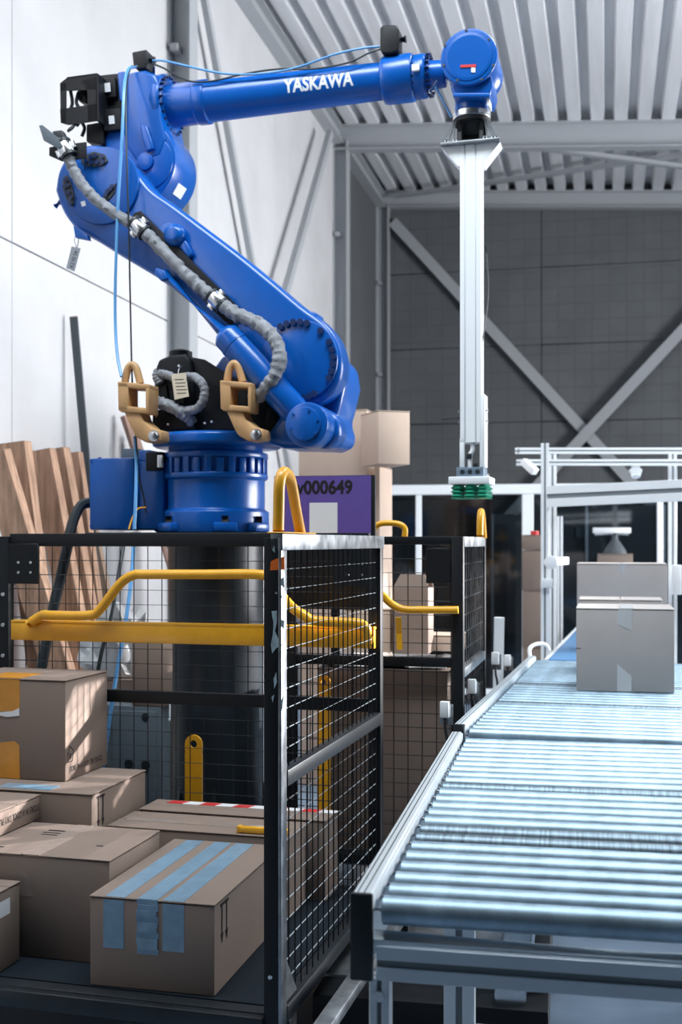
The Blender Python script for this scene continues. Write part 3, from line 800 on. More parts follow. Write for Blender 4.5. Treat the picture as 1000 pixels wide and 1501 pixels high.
V2 = Fr(0.430, 4.40, 15.1)
cv2 = roller_conveyor('far roller conveyor section carrying the grey-brown cartons', V2, 2.75, 0.0875, False, 0.006)
MB().box(0.0, 0.042, -0.012, 0.0, 0.75, 0.912).build('end_plate', RUBBER, cv2, bevel=0.003)
MB().box(0.030, 0.042, -0.03, -0.012, 0.83, 0.908).build('joint_bracket', RUBBER, cv2, bevel=0.002)
for x, y in ((0.055, 0.3), (0.055, 2.5), (RW, 0.3), (RW, 2.5)):
    slot('leg', ALU, cv2, (x, y, 0), (x, y, 0.80), 0.042, 0.042)
slot('cross_beam', ALU, cv2, (0.03, 0.3, 0.79), (RW + 0.05, 0.3, 0.79), 0.04, 0.04)
slot('cross_beam', ALU, cv2, (0.03, 2.5, 0.79), (RW + 0.05, 2.5, 0.79), 0.04, 0.04)

V3 = Fr(*V2.w(0.06, 2.79).xy, 15.4); BW = 0.65
cv3 = thing('belt_conveyor', 'blue flat belt conveyor running away beyond the roller sections', 'conveyor', V3)
MB().box(0.05, BW + 0.03, 0.0, 3.3, 0.865, 0.889).build('belt', BELT, cv3, bevel=0.006)
MB().box(0.07, BW + 0.01, 0.03, 3.45, 0.72, 0.865).build('bed', ALU, cv3)
for x0, x1 in ((0.02, 0.048), (BW + 0.032, BW + 0.06)):
    MB().box(x0, x1, 0.05, 3.5, 0.76, 0.885).build('side_rail', ALUW, cv3, bevel=0.003)
for x in (0.06, BW):
    for y in (0.4, 1.8, 3.2):
        MB().box(x - 0.02, x + 0.02, y - 0.02, y + 0.02, 0, 0.75).build('leg', ALU, cv3)
# guide hook at the end of the roller section
pts = [Vector((0.02, 2.60, 0.91)), Vector((0.015, 2.62, 0.965)), Vector((0.05, 2.66, 0.99)), Vector((0.10, 2.70, 0.985)), Vector((0.12, 2.72, 0.95))]
MB().tube(smooth_path(pts, 5), 0.012, 10).build('guide_hook', ALUW, cv2)

# cartons riding on it
g = 'cartons riding on the conveyor'
CV = Fr(0.0, 0.0, 13.0)


def on_conveyor(label, px0, px1, pyb, pyt, d, z=0.8915, turn=0, m=CARD2):
    a = CV.pz((px0 + px1) / 2, pyb, z); l = CV.p(px0, pyb, a.y); r = CV.p(px1, pyb, a.y); tt = CV.p((px0 + px1) / 2, pyt, a.y)
    return carton(label, CV, r.x, a.y, z, r.x - l.x, d, tt.z - z, m=m, tape='y', turn=turn, group=g)


t, wd, d, h = on_conveyor('grey-brown carton with taped front seam, nearest on the conveyor', 845, 989, 1014, 892, 0.42)
strip(t, 'tape', TAPEG, -wd / 2 - 0.022, -wd / 2 + 0.042, 0, d, h, 0)
MB().prism([Vector(p) for p in ((-wd / 2 - 0.032, -0.0012, h), (-wd / 2 + 0.036, -0.0012, h), (-wd / 2 + 0.032, -0.0012, h - 0.105), (-wd / 2 - 0.035, -0.0012, h - 0.075))], (0, 0.001, 0)).build('tape', TAPEG, t, smooth=0)
MB().prism([Vector(p) for p in ((-wd / 2 - 0.036, -0.0012, 0.002), (-wd / 2 + 0.03, -0.0012, 0.002), (-wd / 2 + 0.03, -0.0012, 0.075), (-wd / 2 - 0.036, -0.0012, 0.13))], (0, 0.001, 0)).build('tape', TAPEG, t, smooth=0)
MB().box(-wd, -wd + 0.02, -0.0008, 0, 0.2, 0.203).build('print_mark', INK, t)
yb_ = t.location.y + 0.5
t, wd, d, h = on_conveyor('pale carton almost hidden behind the nearest one on the conveyor', 849, 972, 988, 879, 0.35)
t, wd, d, h = on_conveyor('tall carton farthest of the grey-brown ones on the conveyor', 846, 978, 958, 826, 0.4)
MB().prism([Vector(p) for p in ((-wd / 2 - 0.03, -0.0012, h), (-wd / 2 + 0.03, -0.0012, h), (-wd / 2 + 0.012, -0.0012, h - 0.08))], (0, 0.001, 0)).build('tape', TAPEG, t, smooth=0)
t, wd, d, h = on_conveyor('brown carton carrying a dark cone, far down the blue belt', 876, 928, 920, 812, 0.3, z=0.8895, m=CARD)
zc = t.location.z + h
cn = thing('work_lamp_shade', 'dark cone shaped shade standing on the brown carton far along the belt', 'lamp shade', None, t.matrix_basis.translation.x, t.matrix_basis.translation.y, zc)
cc = CV.w(CV.loc(t.location.x, t.location.y)[0] - wd / 2, CV.loc(t.location.x, t.location.y)[1] + 0.15, zc)
cn.location = cc
MB().lathe([(0.10, 0), (0.09, 0.03), (0.05, 0.09), (0.025, 0.12), (0.022, 0.16), (0.0, 0.165)], n=28).build('shade', DARKD, cn)
MB().cyl((0, 0, 0.16), (0, 0, 0.175), 0.012, n=12).build('cap', RUBBER, cn)

# ------------------------------------------------------------------ white gantry over the belt
G = Fr(*V3.w(-0.06, 0.55).xy, 10.0)
gan = thing('sensor_gantry', 'white aluminium gantry frame with sensors standing over the belt conveyor', 'gantry', G)


def gpost(px0, px1, pyt, ly, name='post', zb=0.0, m=ALUW):
    a = G.p(px0, pyt, ly); b = G.p(px1, pyt, ly)
    return slot(name, m, gan, ((a.x + b.x) / 2, ly, zb), ((a.x + b.x) / 2, ly, a.z), b.x - a.x, b.x - a.x)


def gbar(p0, p1, hpx, ly, ly2=None, name='cross_bar', wd=0.045):
    ly2 = ly if ly2 is None else ly2
    a = G.p(*p0, ly); b = G.p(*p1, ly2)
    return slot(name, ALUW, gan, a, b, wd, hpx * G.k(*p0, ly))


gpost(793, 805, 650, 0.0); gpost(804, 816, 664, 0.75); gpost(980, 992, 664, 0.45)
gbar((757, 661), (1060, 661), 9, 0.45, name='top_bar'); gbar((757, 678), (1060, 678), 9, 0.36, name='top_bar')
gbar((760, 661), (760, 661.01), 9, 0.30, 0.5, name='end_bar')
slot('front_beam', ALUW, gan, G.p(803, 728, -0.02), G.p(1060, 716, -0.25), 0.06, 0.135)
a = G.p(768, 676, 0.36); c = G.p(785, 692, 0.30)
MB().bar(a, c, 0.06, 0.05).build('sensor', ALUW, gan, bevel=0.006)
a = G.p(932, 683, 0.36)
MB().cyl(a, a + Vector((0, 0, -0.03)), 0.03, n=16).cyl(a + Vector((0, 0, -0.03)), a + Vector((0.0, -0.02, -0.075)), 0.045, 0.03, n=16).build('sensor', ALUW, gan)
a = G.p(821, 757, 1.75)
slot('post', ALUW, gan, (a.x, 1.75, 0.0), (a.x, 1.75, a.z), 0.045, 0.045)
a = G.p(803, 824, 0.06); c = G.p(830, 822, 0.2)
MB().bar(a, c, 0.05, 0.05).cyl(a + Vector((0.02, -0.09, 0)), a + Vector((0.02, 0.02, 0)), 0.045, n=18).build('clamp', ALUW, gan, bevel=0.003)
a = G.p(799, 855, -0.03); MB().box(a.x - 0.02, a.x + 0.05, -0.06, -0.02, a.z - 0.03, a.z + 0.03).build('clamp', ALUW, gan, bevel=0.004)
a = G.p(993, 850, 0.3); MB().box(a.x - 0.03, a.x + 0.03, 0.3, 0.36, a.z - 0.1, a.z + 0.1).build('sensor', ALUW, gan, bevel=0.006)
lp = thing('strip_lamp', 'white strip lamp fixed across the smoked fence beyond the gantry', 'lamp', FF, 0, -0.05, 0)
a = FF.p(869, 778, -0.05); c = FF.p(925, 778, -0.05)
MB().box(a.x, c.x, -0.03, 0.0, a.z - 0.025, a.z + 0.03).build('housing', WHITE, lp, bevel=0.006)
MB().cyl((a.x + 0.02, -0.015, a.z - 0.035), (c.x - 0.02, -0.015, a.z - 0.035), 0.012, n=12).build('tube', WHITE, lp)

# sensors on posts along the outer side of the conveyor
for i, (px, py, lab) in enumerate(((652, 1040, 'small grey sensor on a bracket left of the conveyor joint'), (692, 1006, 'small grey sensor second along the conveyor rail'), (726, 965, 'small grey sensor third along the conveyor rail'), (744, 968, 'small grey sensor at the far end of the conveyor rail'))):
    lx = (-0.06, -0.045, -0.06, -0.075)[i]
    q_ = V2.px_(px, py, lx)
    s = thing('sensor', lab, 'sensor', V2, lx, q_.y, q_.z)
    k = V2.k(px, py, q_.y)
    MB().box(-0.018, 0.018, -0.012, 0.012, -0.032, 0.032).build('housing', ALUW, s, bevel=0.004)
    MB().box(-0.022, 0.03, 0.012, 0.018, -0.06, 0.02).build('bracket', STEEL, s)
    MB().tube(smooth_path([(0, 0, -0.03), (0.003, 0, -0.08), (0.012, 0.0, -0.14), (0.005, 0.0, -0.26)], 5), 0.006, 8).build('cable', RUBBER, s)
s = thing('white_pole', 'short white pole standing behind the smaller cage beside the conveyor', 'pole', None, *CV.w(*CV.pz(728, 1000, 0.0).xy).xy)
yy = 6.7; s.location = ((727 - 500) / FPX * yy, yy, 0)
MB().cyl((0, 0, 0), (0.02, 0, 1.6 - 110 * yy / FPX), 0.03, n=16).build('pole', ALUW, s)
MB().cyl((0, 0, 0), (0, 0, 0.02), 0.08, n=20).build('base', ALUW, s)

# ------------------------------------------------------------------ brown carton stacks behind
ST = Fr(0.0, 0.0, 14.0)


def stack_box(label, px0, px1, pyt, pyb, ly, d, m=CARD3, g=None, turn=0, name='carton'):
    a = ST.p(px0, pyb, ly); b_ = ST.p(px1, pyt, ly)
    return carton(label, ST, b_.x, ly, max(a.z, 0), b_.x - a.x, d, b_.z - max(a.z, 0), m=m, tape='x', turn=turn, group=g)


g = 'tall carton stack behind the robot'
YS = 7.35
stack_box('pale carton at top of the stack behind the robot, left of the overhanging one', 438, 538, 600, 702, YS, 0.42, g=g)
stack_box('pale carton jutting to the right at top of the stack behind the robot', 552, 601, 603, 682, YS - 0.26, 0.30, g=g, turn=34)
stack_box('carton in the middle of the stack behind the robot, under the two top ones', 452, 540, 681.5 + 22, 830, YS, 0.45, g=g)
stack_box('lowest carton of the stack behind the robot', 440, 545, 832, 5000, YS, 0.5, g=g)
a = ST.p(560, 681.5, YS); b_ = ST.p(545, 681, YS)
stack_box('carton under the overhanging one in the stack behind the robot', 548, 557, 682, 5000, YS, 0.4, g=g)
g = 'brown cartons piled beside the gantry post'
YG = 8.9
py_ = [784, 806, 866, 950, 5000]
for i in range(4):
    stack_box(('topmost small brown carton', 'second brown carton from top', 'third brown carton from top', 'lowest brown carton')[i] + ' of the narrow pile behind the gantry post', 765 + i * 0.5, 795 + (i > 0) * 2, py_[i], py_[i + 1] - 0.6, YG, 0.4, m=CARD, g=g)
s = thing('red_tape_roll', 'small red and white tape roll on the narrow carton pile', 'tape roll', ST, ST.p(784, 783, YG + 0.05).x, YG + 0.06, ST.p(784, 784, YG).z + 0.0005)
MB().lathe([(0.02, 0), (0.032, 0), (0.032, 0.03), (0.02, 0.03)], n=20).build('tape', RED, s)
MB().lathe([(0.016, 0), (0.0199, 0), (0.0199, 0.031), (0.016, 0.031)], n=20).build('core', WHITE, s)

# ------------------------------------------------------------------ timbers and tubes leaning on the left wall


def lean(name, label, cat, px, pyt, slide, wd, th, m, g, n_round=0, foot=0.75, x_top=0.03, group=None):
    """leans on the left wall: top where the photo shows it, foot on the floor 'foot' metres out and 'slide' metres further along"""
    tp = HF.px_(px, pyt, x_top + 0.03)
    t = thing(name, label, cat, HF, foot, tp.y + slide, 0.0, group=g)
    a = Vector((0, 0, 0)); b = Vector((tp.x - foot, -slide, tp.z))
    mb = MB()
    if n_round:
        a.z += wd * 0.2
        mb.cyl(a, b, wd / 2, n=n_round)
        mb.build('tube', m, t)
    else:
        dd = (b - a).normalized(); a = a + Vector((0, 0, th * 0.3))
        u = Vector((0.99, 0.10, 0)); u = (u - dd * u.dot(dd)).normalized(); v = dd.cross(u).normalized()
        u_, v_ = u * wd / 2, v * th / 2
        mb.hexa([a - u_ - v_, a + u_ - v_, a + u_ + v_, a - u_ + v_, b - u_ - v_, b + u_ - v_, b + u_ + v_, b - u_ + v_])
        mb.build('wood_body', m, t, bevel=0.003, seg=1)
        c1 = b - dd * 0.001
        e = MB(); e.hexa([p + q_ for q_ in (Vector((0, 0, 0)), dd * 0.004) for p in (b - u_ * .98 - v_ * .98, b + u_ * .98 - v_ * .98, b + u_ * .98 + v_ * .98, b - u_ * .98 + v_ * .98)])
        e.build('end_grain', WOOD2, t)
    return t


g = 'timbers leaning on the left wall'
for lab, px, py, sl, wd_, th_, m_, ft in (
        ('thick brown timber tilted most, at the left picture edge', -8, 664, 0.30, 0.15, 0.09, WOOD, 0.66),
        ('brown timber with a dark stain, second from the left', 22, 650, 0.10, 0.15, 0.10, WOOD, 0.40),
        ('tallest wide brown timber in the middle of the leaning row', 62, 661, 0.12, 0.13, 0.10, WOOD, 0.52),
        ('brown timber touching the tallest one on its right', 84, 659, 0.12, 0.12, 0.11, WOOD, 0.50),
        ('narrow brown timber at the right end of the leaning row', 106, 665, 0.10, 0.11, 0.08, WOOD, 0.42),
        ('pale timber low at the far left behind the others', -30, 742, 0.04, 0.13, 0.05, WOOD2, 0.26),
        ('pale short timber behind the gap beside the tallest one', 38, 744, 0.03, 0.08, 0.05, WOOD2, 0.24),
        ('pale timber seen between mesh wires right of the hose', 124, 756, 0.12, 0.13, 0.06, WOOD2, 0.40)):
    lean('timber', lab, 'timber', px, py, sl, wd_, th_, m_, g, foot=ft, x_top=0.13 if th_ > 0.07 else 0.05)
lean('steel_strip', 'tall thin dark steel strip leaning on the white wall above the timbers', 'strip', 108, 465, 0.04, 0.05, 0.02, DARKD, None, foot=0.32)
g = 'cardboard tubes behind the robot base'
for lab, px, py, sl, dm, m_ in (('pinkish cardboard tube, leftmost behind the robot base', 184, 610, 0.1, 0.075, TUBEC), ('pinkish cardboard tube in the middle behind the robot base', 196, 640, 0.18, 0.085, TUBEC), ('pinkish cardboard tube, rightmost behind the robot base', 214, 690, 0.26, 0.08, TUBEC)):
    lean('cardboard_tube', lab, 'tube', px, py, sl, dm, 0, m_, g, n_round=20, foot=0.8, x_top=0.05)
BG = Fr(0, 0, 13.0)
# film heap on the floor behind the cage
q = BG.p(178, 1010, 5.5)
mb = MB(); bmesh.ops.create_icosphere(mb.bm, subdivisions=4, radius=1)
for v in mb.bm.verts:
    n_ = noise.noise(v.co * 2.3) * 0.28 + abs(noise.noise(v.co * 5.0)) * 0.18
    v.co = Vector((v.co.x * 0.19, v.co.y * 0.14, max(v.co.z, -0.6) * 0.2 + 0.12)) * (1 + n_)
    v.co.z = max(v.co.z, 0)
fh = mb.build('plastic_bag', PLASTIC, None, smooth=25); tag(fh, 'crumpled white plastic film heap on the carton behind the cage mesh', 'plastic bag')
sup = carton('brown carton under the crumpled white film behind the cage', BG, q.x + 0.2, 5.35, 0, 0.40, 0.30, 0.92, m=CARD)
fh.location = BG.w(q.x, 5.5, 0.921); fh.rotation_euler = (0, 0, 0.4)
zc_ = BG.p(200, 1035, 4.8).z + 0.001
carton('brown carton standing on the grey control cabinet behind the cage mesh', BG, BG.p(240, 1000, 4.8).x, 4.80, zc_, 0.15, 0.11, BG.p(220, 938, 4.8).z - zc_, m=CARD)
# grey control cabinet beside the column, and a small cabinet
a = BG.p(160, 1100, 4.8); c = BG.p(236, 1100, 4.8)
cb = thing('control_cabinet', 'grey control cabinet with a round hole behind the cage mesh, left of the column', 'cabinet', BG, 0, 4.8)
MB().box(a.x - 0.12, c.x, 0, 0.12, 0.0, BG.p(200, 1035, 4.8).z).build('body', CABG, cb, bevel=0.005)
MB().box(a.x + 0.02, c.x - 0.02, -0.012, 0, 0.15, BG.p(200, 1042, 4.8).z).build('door', CABG, cb, bevel=0.004)
q = BG.p(213, 1051, 4.786); q.y = -0.014; MB().cyl(q, q + Vector((0, 0.003, 0)), 0.017, n=20).build('cable_hole', RUBBER, cb)
for sx in (0.1, 0.18):
    MB().cyl((a.x + sx, -0.018, 0.62), (a.x + sx, -0.012, 0.62), 0.02, n=16).build('button', RUBBER, cb)

# ------------------------------------------------------------------ robot pedestal
RB = Fr(-0.605, 5.60, 14.8)
ped = thing('robot_pedestal', 'thick dark steel column standing on the floor under the blue robot', 'pedestal', RB)
ZB = 1.655
k = RB.k(317, 900, -0.2); pr = 72 * k
prof = [(pr + 0.10, 0), (pr + 0.10, 0.03), (pr, 0.031), (pr, ZB - 0.06), (pr + 0.04, ZB - 0.05), (pr + 0.04, ZB - 0.032)]
MB().lathe(prof, n=48).build('column', COLUMN, ped)
MB().box(-0.53, 0.30, -0.32, 0.34, ZB - 0.032, ZB - 0.009).build('top_plate', BLACK, ped, bevel=0.004)
for i in range(8):
    an = i * math.pi / 4 + 0.3
    d1 = Vector((math.cos(an), math.sin(an), 0)); 
    MB().prism([d1 * (pr - 0.01) + Vector((0, 0, 0.03)), d1 * (pr + 0.09) + Vector((0, 0, 0.03)), d1 * (pr - 0.01) + Vector((0, 0, 0.5))], Vector((-d1.y, d1.x, 0)) * 0.015).build('gusset', COLUMN, ped)
# yellow levers standing behind the cage back panel
for px0, px1, pyt, ly, lab in ((271, 296, 1077, 4.74, 'flat yellow lever with a round eye in front of the dark column'), (465, 484, 990, 4.86, 'flat yellow lever seen through the side mesh of the front cage')):
    a = BG.p(px0, pyt, ly); c = BG.p(px1, pyt, ly); rr = (c.x - a.x) / 2
    t = thing('yellow_lever', lab, 'lever', BG, (a.x + c.x) / 2, ly)
    out = [Vector((-rr, 0, 0.05)), Vector((rr, 0, 0.05))] + [Vector((rr * math.cos(x_), 0, a.z - rr + rr * math.sin(x_))) for x_ in [math.pi * j / 14 for j in range(15)]]
    mb = MB(); n = 16
    zc = a.z - rr
    mb.prism([Vector((-rr, 0, 0.04)), Vector((rr, 0, 0.04)), Vector((rr, 0, zc - rr)), Vector((-rr, 0, zc - rr))], (0, 0.012, 0))
    outer = [Vector((-rr, 0, zc - rr)), Vector((rr, 0, zc - rr))] + [Vector((rr * math.cos(j * math.pi / 12), 0, zc + rr * math.sin(j * math.pi / 12))) for j in range(13)]
    hr = rr * 0.42
    # ring of quads round the eye
    m2 = 30; ci = [Vector((hr * math.cos(2 * math.pi * j / m2), 0, zc + hr * math.sin(2 * math.pi * j / m2))) for j in range(m2)]
    co = []
    for j in range(m2):
        an = 2 * math.pi * j / m2; cx_, sx_ = math.cos(an), math.sin(an)
        co.append(Vector((rr * cx_, 0, zc + rr * sx_)) if sx_ >= 0 else Vector((rr * cx_ / max(abs(cx_), abs(sx_)), 0, zc + rr * sx_ / max(abs(cx_), abs(sx_)))))
    for j in range(m2):
        j2 = (j + 1) % m2
        mb.hexa([ci[j], co[j], co[j2], ci[j2]] + [p + Vector((0, 0.012, 0)) for p in (ci[j], co[j], co[j2], ci[j2])])
    bmesh.ops.remove_doubles(mb.bm, verts=mb.bm.verts, dist=1e-5)
    mb.build('bar', YELLOW, t)
    MB().box(-rr * 1.6, rr * 1.6, -0.03, 0.05, 0.0, 0.04).build('foot', BLACK, t, bevel=0.003)

# ------------------------------------------------------------------ the robot
rob = thing('industrial_robot', 'big blue articulated robot arm with bent elbow on the dark column', 'robot', RB, 0, 0, ZB - 0.007)
Z0 = ZB - 0.007


def L(p):
    return Vector((p.x, p.y, p.z - Z0))


def rp(px, py, y):
    return L(RB.p(px, py, y))


def rk(px, py, y):
    return RB.k(px, py, y)


def disc(px, py, rpx, y0, y1, name, m=BLUE, n=48, bevel=0.008, parent=None):
    c = rp(px, py, y0); r = rpx * rk(px, py, y0)
    return MB().lathe([(r, 0), (r, y1 - y0)], c, (0, 1, 0), n).build(name, m, parent or rob, bevel=bevel)


def plate(poly, y0, y1, name, m=BLUE, bevel=0.012, smooth_it=False, seg=3, parent=None):
    pts = [rp(px, py, y0) for px, py in poly]
    if smooth_it:
        pts = smooth_path(pts + [pts[0]], 5)[:-1]
    return MB().prism(pts, (0, y1 - y0, 0)).build(name, m, parent or rob, bevel=bevel, seg=seg)


def bolts(cs, y, rpx, name='bolts', m=BLUE, hgt=0.012, parent=None):
    mb = MB()
    for px, py in cs:
        c = rp(px, py, y); r = rpx * rk(px, py, y)
        mb.cyl(c + Vector((0, 0.002, 0)), c + Vector((0, -hgt, 0)), r, n=12)
        mb.cyl(c + Vector((0, -hgt, 0)), c + Vector((0, -hgt - 0.001, 0)), r * 0.5, n=6)
    return tag(mb.build(name, m, parent or rob), kind='stuff')


zz = lambda py, y=-0.3: rp(318, py, y).z
# base casting
kb = rk(318, 700, -0.25)
R1 = 82 * kb
prof = [(R1 + 0.0, 0.0), (R1, zz(748)), (R1 - 0.02, zz(744)), (R1 - 0.02, zz(700)), (R1 - 0.005, zz(697)), (R1 - 0.005, zz(690)), (R1 - 0.025, zz(688)), (R1 - 0.025, zz(668)), (R1 - 0.005, zz(666)), (R1 - 0.005, zz(658)), (R1 - 0.03, zz(656)), (R1 - 0.03, zz(648))]
MB().lathe(prof, (0, 0, 0), (0, 0, 1), 56).build('base', BLUE, rob, bevel=0.004)
mb = MB()
for i in range(28):
    an = 2 * math.pi * i / 28; c_, s_ = math.cos(an), math.sin(an)
    M = Matrix.Rotation(an, 4, 'Z')
    mb.box(R1 - 0.045, R1 - 0.008, -0.016, 0.016, zz(690), zz(668) if i % 2 else zz(660), M)
tag(mb.build('base_ribs', BLUE, rob, bevel=0.003), kind='stuff')
for an, nm in ((-60, 0), (-125, 0), (-20, 0), (60, 0), (125, 0), (200, 0)):
    M = Matrix.Rotation(R(an), 4, 'Z')
    MB().box(R1 - 0.06, R1 + 0.035, -0.055, 0.055, 0.0, 0.045, M).build('foot_lug', BLUE, rob, bevel=0.012)
    c = M @ Vector((R1 + 0.008, 0, 0.045)); MB().cyl(c, c + Vector((0, 0, 0.03)), 0.018, n=6).build('foot_bolt', BLACK, LAST[0])
# connector box on the left of the base
a = rp(131, 672, -0.20); b_ = rp(196, 764, -0.20)
MB().box(a.x, b_.x, -0.20, 0.14, 0.012, a.z).build('connector_box', BLUE, rob, bevel=0.008)
mb = MB()
for x in (a.x + 0.01, b_.x - 0.02):
    for z in (0.03, a.z - 0.012):
        mb.cyl((x, -0.205, z), (x, -0.199, z), 0.007, n=8)
mb.cyl((a.x + 0.03, -0.15, a.z - 0.002), (a.x + 0.03, -0.15, a.z + 0.008), 0.01, n=8)
tag(mb.build('box_screws', BLUE, LAST[0]), kind='stuff')
a2 = rp(196, 676, -0.17)
MB().box(b_.x - 0.002, -R1 + 0.06, -0.17, 0.14, 0.012, a2.z).build('base_arm', BLUE, rob, bevel=0.015)
a3 = rp(204, 660, -0.14); b3 = rp(216, 660, -0.14)
MB().box(a3.x, b3.x + 0.02, -0.15, -0.05, a2.z - 0.1, a3.z).build('base_rib', BLUE, rob, bevel=0.008)
a4 = rp(216, 663, -0.16); b4 = rp(240, 690, -0.16)
MB().box(a4.x, b4.x, -0.18, -0.1, b4.z, a4.z).build('connector', BLACK, rob, bevel=0.005)
c4 = rp(236, 676, -0.185); MB().box(c4.x - 0.02, c4.x + 0.012, -0.186, -0.18, c4.z - 0.03, c4.z + 0.03).build('connector_cap', STEEL, rob, bevel=0.003)
MB().box(rp(180, 672, 0).x, rp(205, 672, 0).x, -0.02, 0.06, a2.z, rp(190, 658, 0).z).build('connector', CABG, rob, bevel=0.004)
# turning table
kt = rk(318, 640, -0.3)
MB().lathe([(96 * kt, zz(649)), (101 * kt, zz(646)), (101 * kt, zz(634)), (97 * kt, zz(630))], (0.012, 0, 0), (0, 0, 1), 56).build('turntable', BLUE, rob, bevel=0.004)
plate([(300, 630), (330, 570), (372, 530), (420, 500), (470, 500), (502, 530), (506, 560), (497, 600), (492, 615), (499, 632), (496, 650), (478, 657), (410, 655), (385, 648)], -0.10, 0.22, 'shoulder_casting', BLUE, 0.03)
plate([(385, 645), (408, 612), (432, 590), (480, 600), (497, 615), (499, 640), (484, 657), (415, 657)], -0.24, -0.09, 'shoulder_foot', BLUE, 0.03)
plate([(312, 540), (325, 522), (350, 515), (380, 530), (390, 560), (372, 600), (330, 600)], 0.0, 0.2, 'shoulder_hub', BLUE, 0.02)
# lower arm: a thick plate, broad and round at the elbow end
la = [(79, 278), (84, 250), (97, 228), (118, 214), (140, 211), (165, 219), (187, 235), (204, 255), (222, 276), (256, 300), (300, 333), (350, 371), (400, 412), (440, 446), (472, 470), (492, 496), (501, 530), (496, 562), (480, 584), (452, 596), (420, 592), (398, 576), (376, 556), (340, 512), (300, 466), (262, 428), (232, 408), (180, 377), (140, 352), (112, 336), (92, 312)]
plate(la, -0.20, -0.03, 'lower_arm', BLUE, 0.03, True, 4)
arm = LAST[0]
disc(437, 528, 60, -0.212, -0.19, 'lower_joint_cover', BLUE, 56, 0.006)
bolts([(437 + 52 * math.cos(R(x_)), 528 + 56 * math.sin(R(x_))) for x_ in (-28, -16, -5, 6, 17, 28, 62, 72, 82, -75, -86, -97, -108, -119, -50, 160)], -0.212, 5.0, m=BOLTB, parent=LAST[0])
disc(150, 272, 57, -0.215, -0.19, 'elbow_cover', BLUE, 48, 0.006)
for cx_, cy_, pts in ((0, 0, [(118, 236), (124, 227), (138, 222), (153, 226), (158, 236), (152, 242), (138, 244), (126, 243)]), (0, 0, [(92, 262), (98, 256), (104, 268), (109, 290), (107, 303), (98, 292), (92, 278)]), (0, 0, [(151, 286), (158, 276), (170, 268), (168, 282), (160, 292), (152, 294)])):
    plate(pts, -0.2215, -0.213, 'bolt_pocket', DARKD, 0.001, False, 1)
bolts([(127, 237), (134, 231), (141, 229), (135, 239), (143, 238), (150, 231), (151, 238), (97, 265), (96, 274), (101, 272), (101, 283), (105, 290), (98, 283), (104, 299), (156, 286), (162, 278), (158, 281), (165, 274)], -0.2215, 3.4, m=BOLTB, hgt=0.010, parent=arm)
plate([(118, 296), (124, 294), (126, 301), (120, 303)], -0.2165, -0.2145, 'label_plate', WHITE, 0, False)
# boss, rib and eye bolts on the lower arm
disc(248, 352, 26, -0.222, -0.19, 'arm_boss', BLUE, 36, 0.008)
c = rp(258, 346, -0.22); MB().lathe([(0.055, 0), (0.05, -0.03), (0.03, -0.05)], c, (0, 1, 0), 28).build('arm_plug', BLUE, rob, bevel=0.006)
plate([(262, 352), (272, 352), (282, 372), (276, 378), (264, 364)], -0.235, -0.19, 'arm_lug', BLUE, 0.008)
plate([(444, 460), (452, 455), (464, 458), (466, 472), (448, 470)], -0.18, -0.06, 'arm_stop', BLUE, 0.008)
plate([(107, 330), (128, 344), (130, 352), (110, 348)], -0.23, -0.2, 'lower_bracket', BLUE, 0.003)
c = rp(89, 296, -0.17); MB().cyl(c, c + Vector((-0.03, -0.0, -0.02)), 0.014, n=10).build('side_bolt', BLUE, rob)
# elbow block and upper arm, behind the lower arm
UY = 0.10
disc(198, 238, 64, -0.03, 0.25, 'elbow_disc', BLUE, 56, 0.012)
disc(216, 238, 40, -0.036, -0.02, 'elbow_disc_face', BLUE, 40, 0.006)
c = rp(198, 238, -0.03); r_ed = 64 * rk(198, 238, -0.03)
M = Matrix.Translation((c.x, 0.10, c.z)) @ Matrix.Rotation(R(33), 4, 'Y')
MB().box(r_ed - 0.002, r_ed + 0.002, -0.05, 0.05, -0.03, 0.03, M).build('label_plate', WHITE, LAST[0], bevel=0.0)
disc(212, 236, 13, -0.05, -0.03, 'elbow_plug', BLUE, 28, 0.006)
plate([(182, 112), (190, 105), (212, 102), (228, 108), (234, 125), (236, 172), (244, 205), (236, 228), (200, 240), (184, 215)], -0.04, 0.24, 'elbow_housing', BLUE, 0.025)
plate([(205, 182), (215, 184), (222, 205), (226, 218), (214, 222), (208, 204)], -0.06, -0.03, 'elbow_rib', BLUE, 0.008)
a = rp(238, 147, UY); b_ = rp(247, 146, UY)
AX = (rp(570, 118, UY) - rp(250, 156, UY)).normalized()
k = rk(300, 150, UY)


def upt(px):
    """point of the upper arm axis at that picture column"""
    f = (px - 250) / 320.0
    return rp(px, 156 + (118 - 156) * f, UY)


MB().lathe([(38 * k, -0.05), (43 * k, 0.0), (45.5 * k, 0.006), (45.5 * k, 0.032), (44 * k, 0.038), (33 * k, 0.042)], upt(239), AX, 48).build('arm_flange', BLUE, rob, bevel=0.003)
mb = MB(); u, v = frame_axes(AX)
for i in range(24):
    an = 2 * math.pi * i / 24; c = upt(239) + (u * math.cos(an) + v * math.sin(an)) * 40.5 * k
    mb.cyl(c + AX * 0.03, c + AX * 0.058, 2.6 * k, n=8)
tag(mb.build('flange_bolts', BOLTB, LAST[0]), kind='stuff')
D = lambda px: (upt(px) - upt(246)).length
MB().lathe([(31 * k, 0), (30 * k, D(290)), (31.5 * k, D(292)), (31.5 * k, D(306)), (28.8 * k, D(308)), (25.3 * k, D(562)), (24 * k, D(566))], upt(246), AX, 48).build('upper_arm_tube', BLUE, rob, bevel=0.002); tube_ = LAST[0]
kw = rk(590, 112, UY)
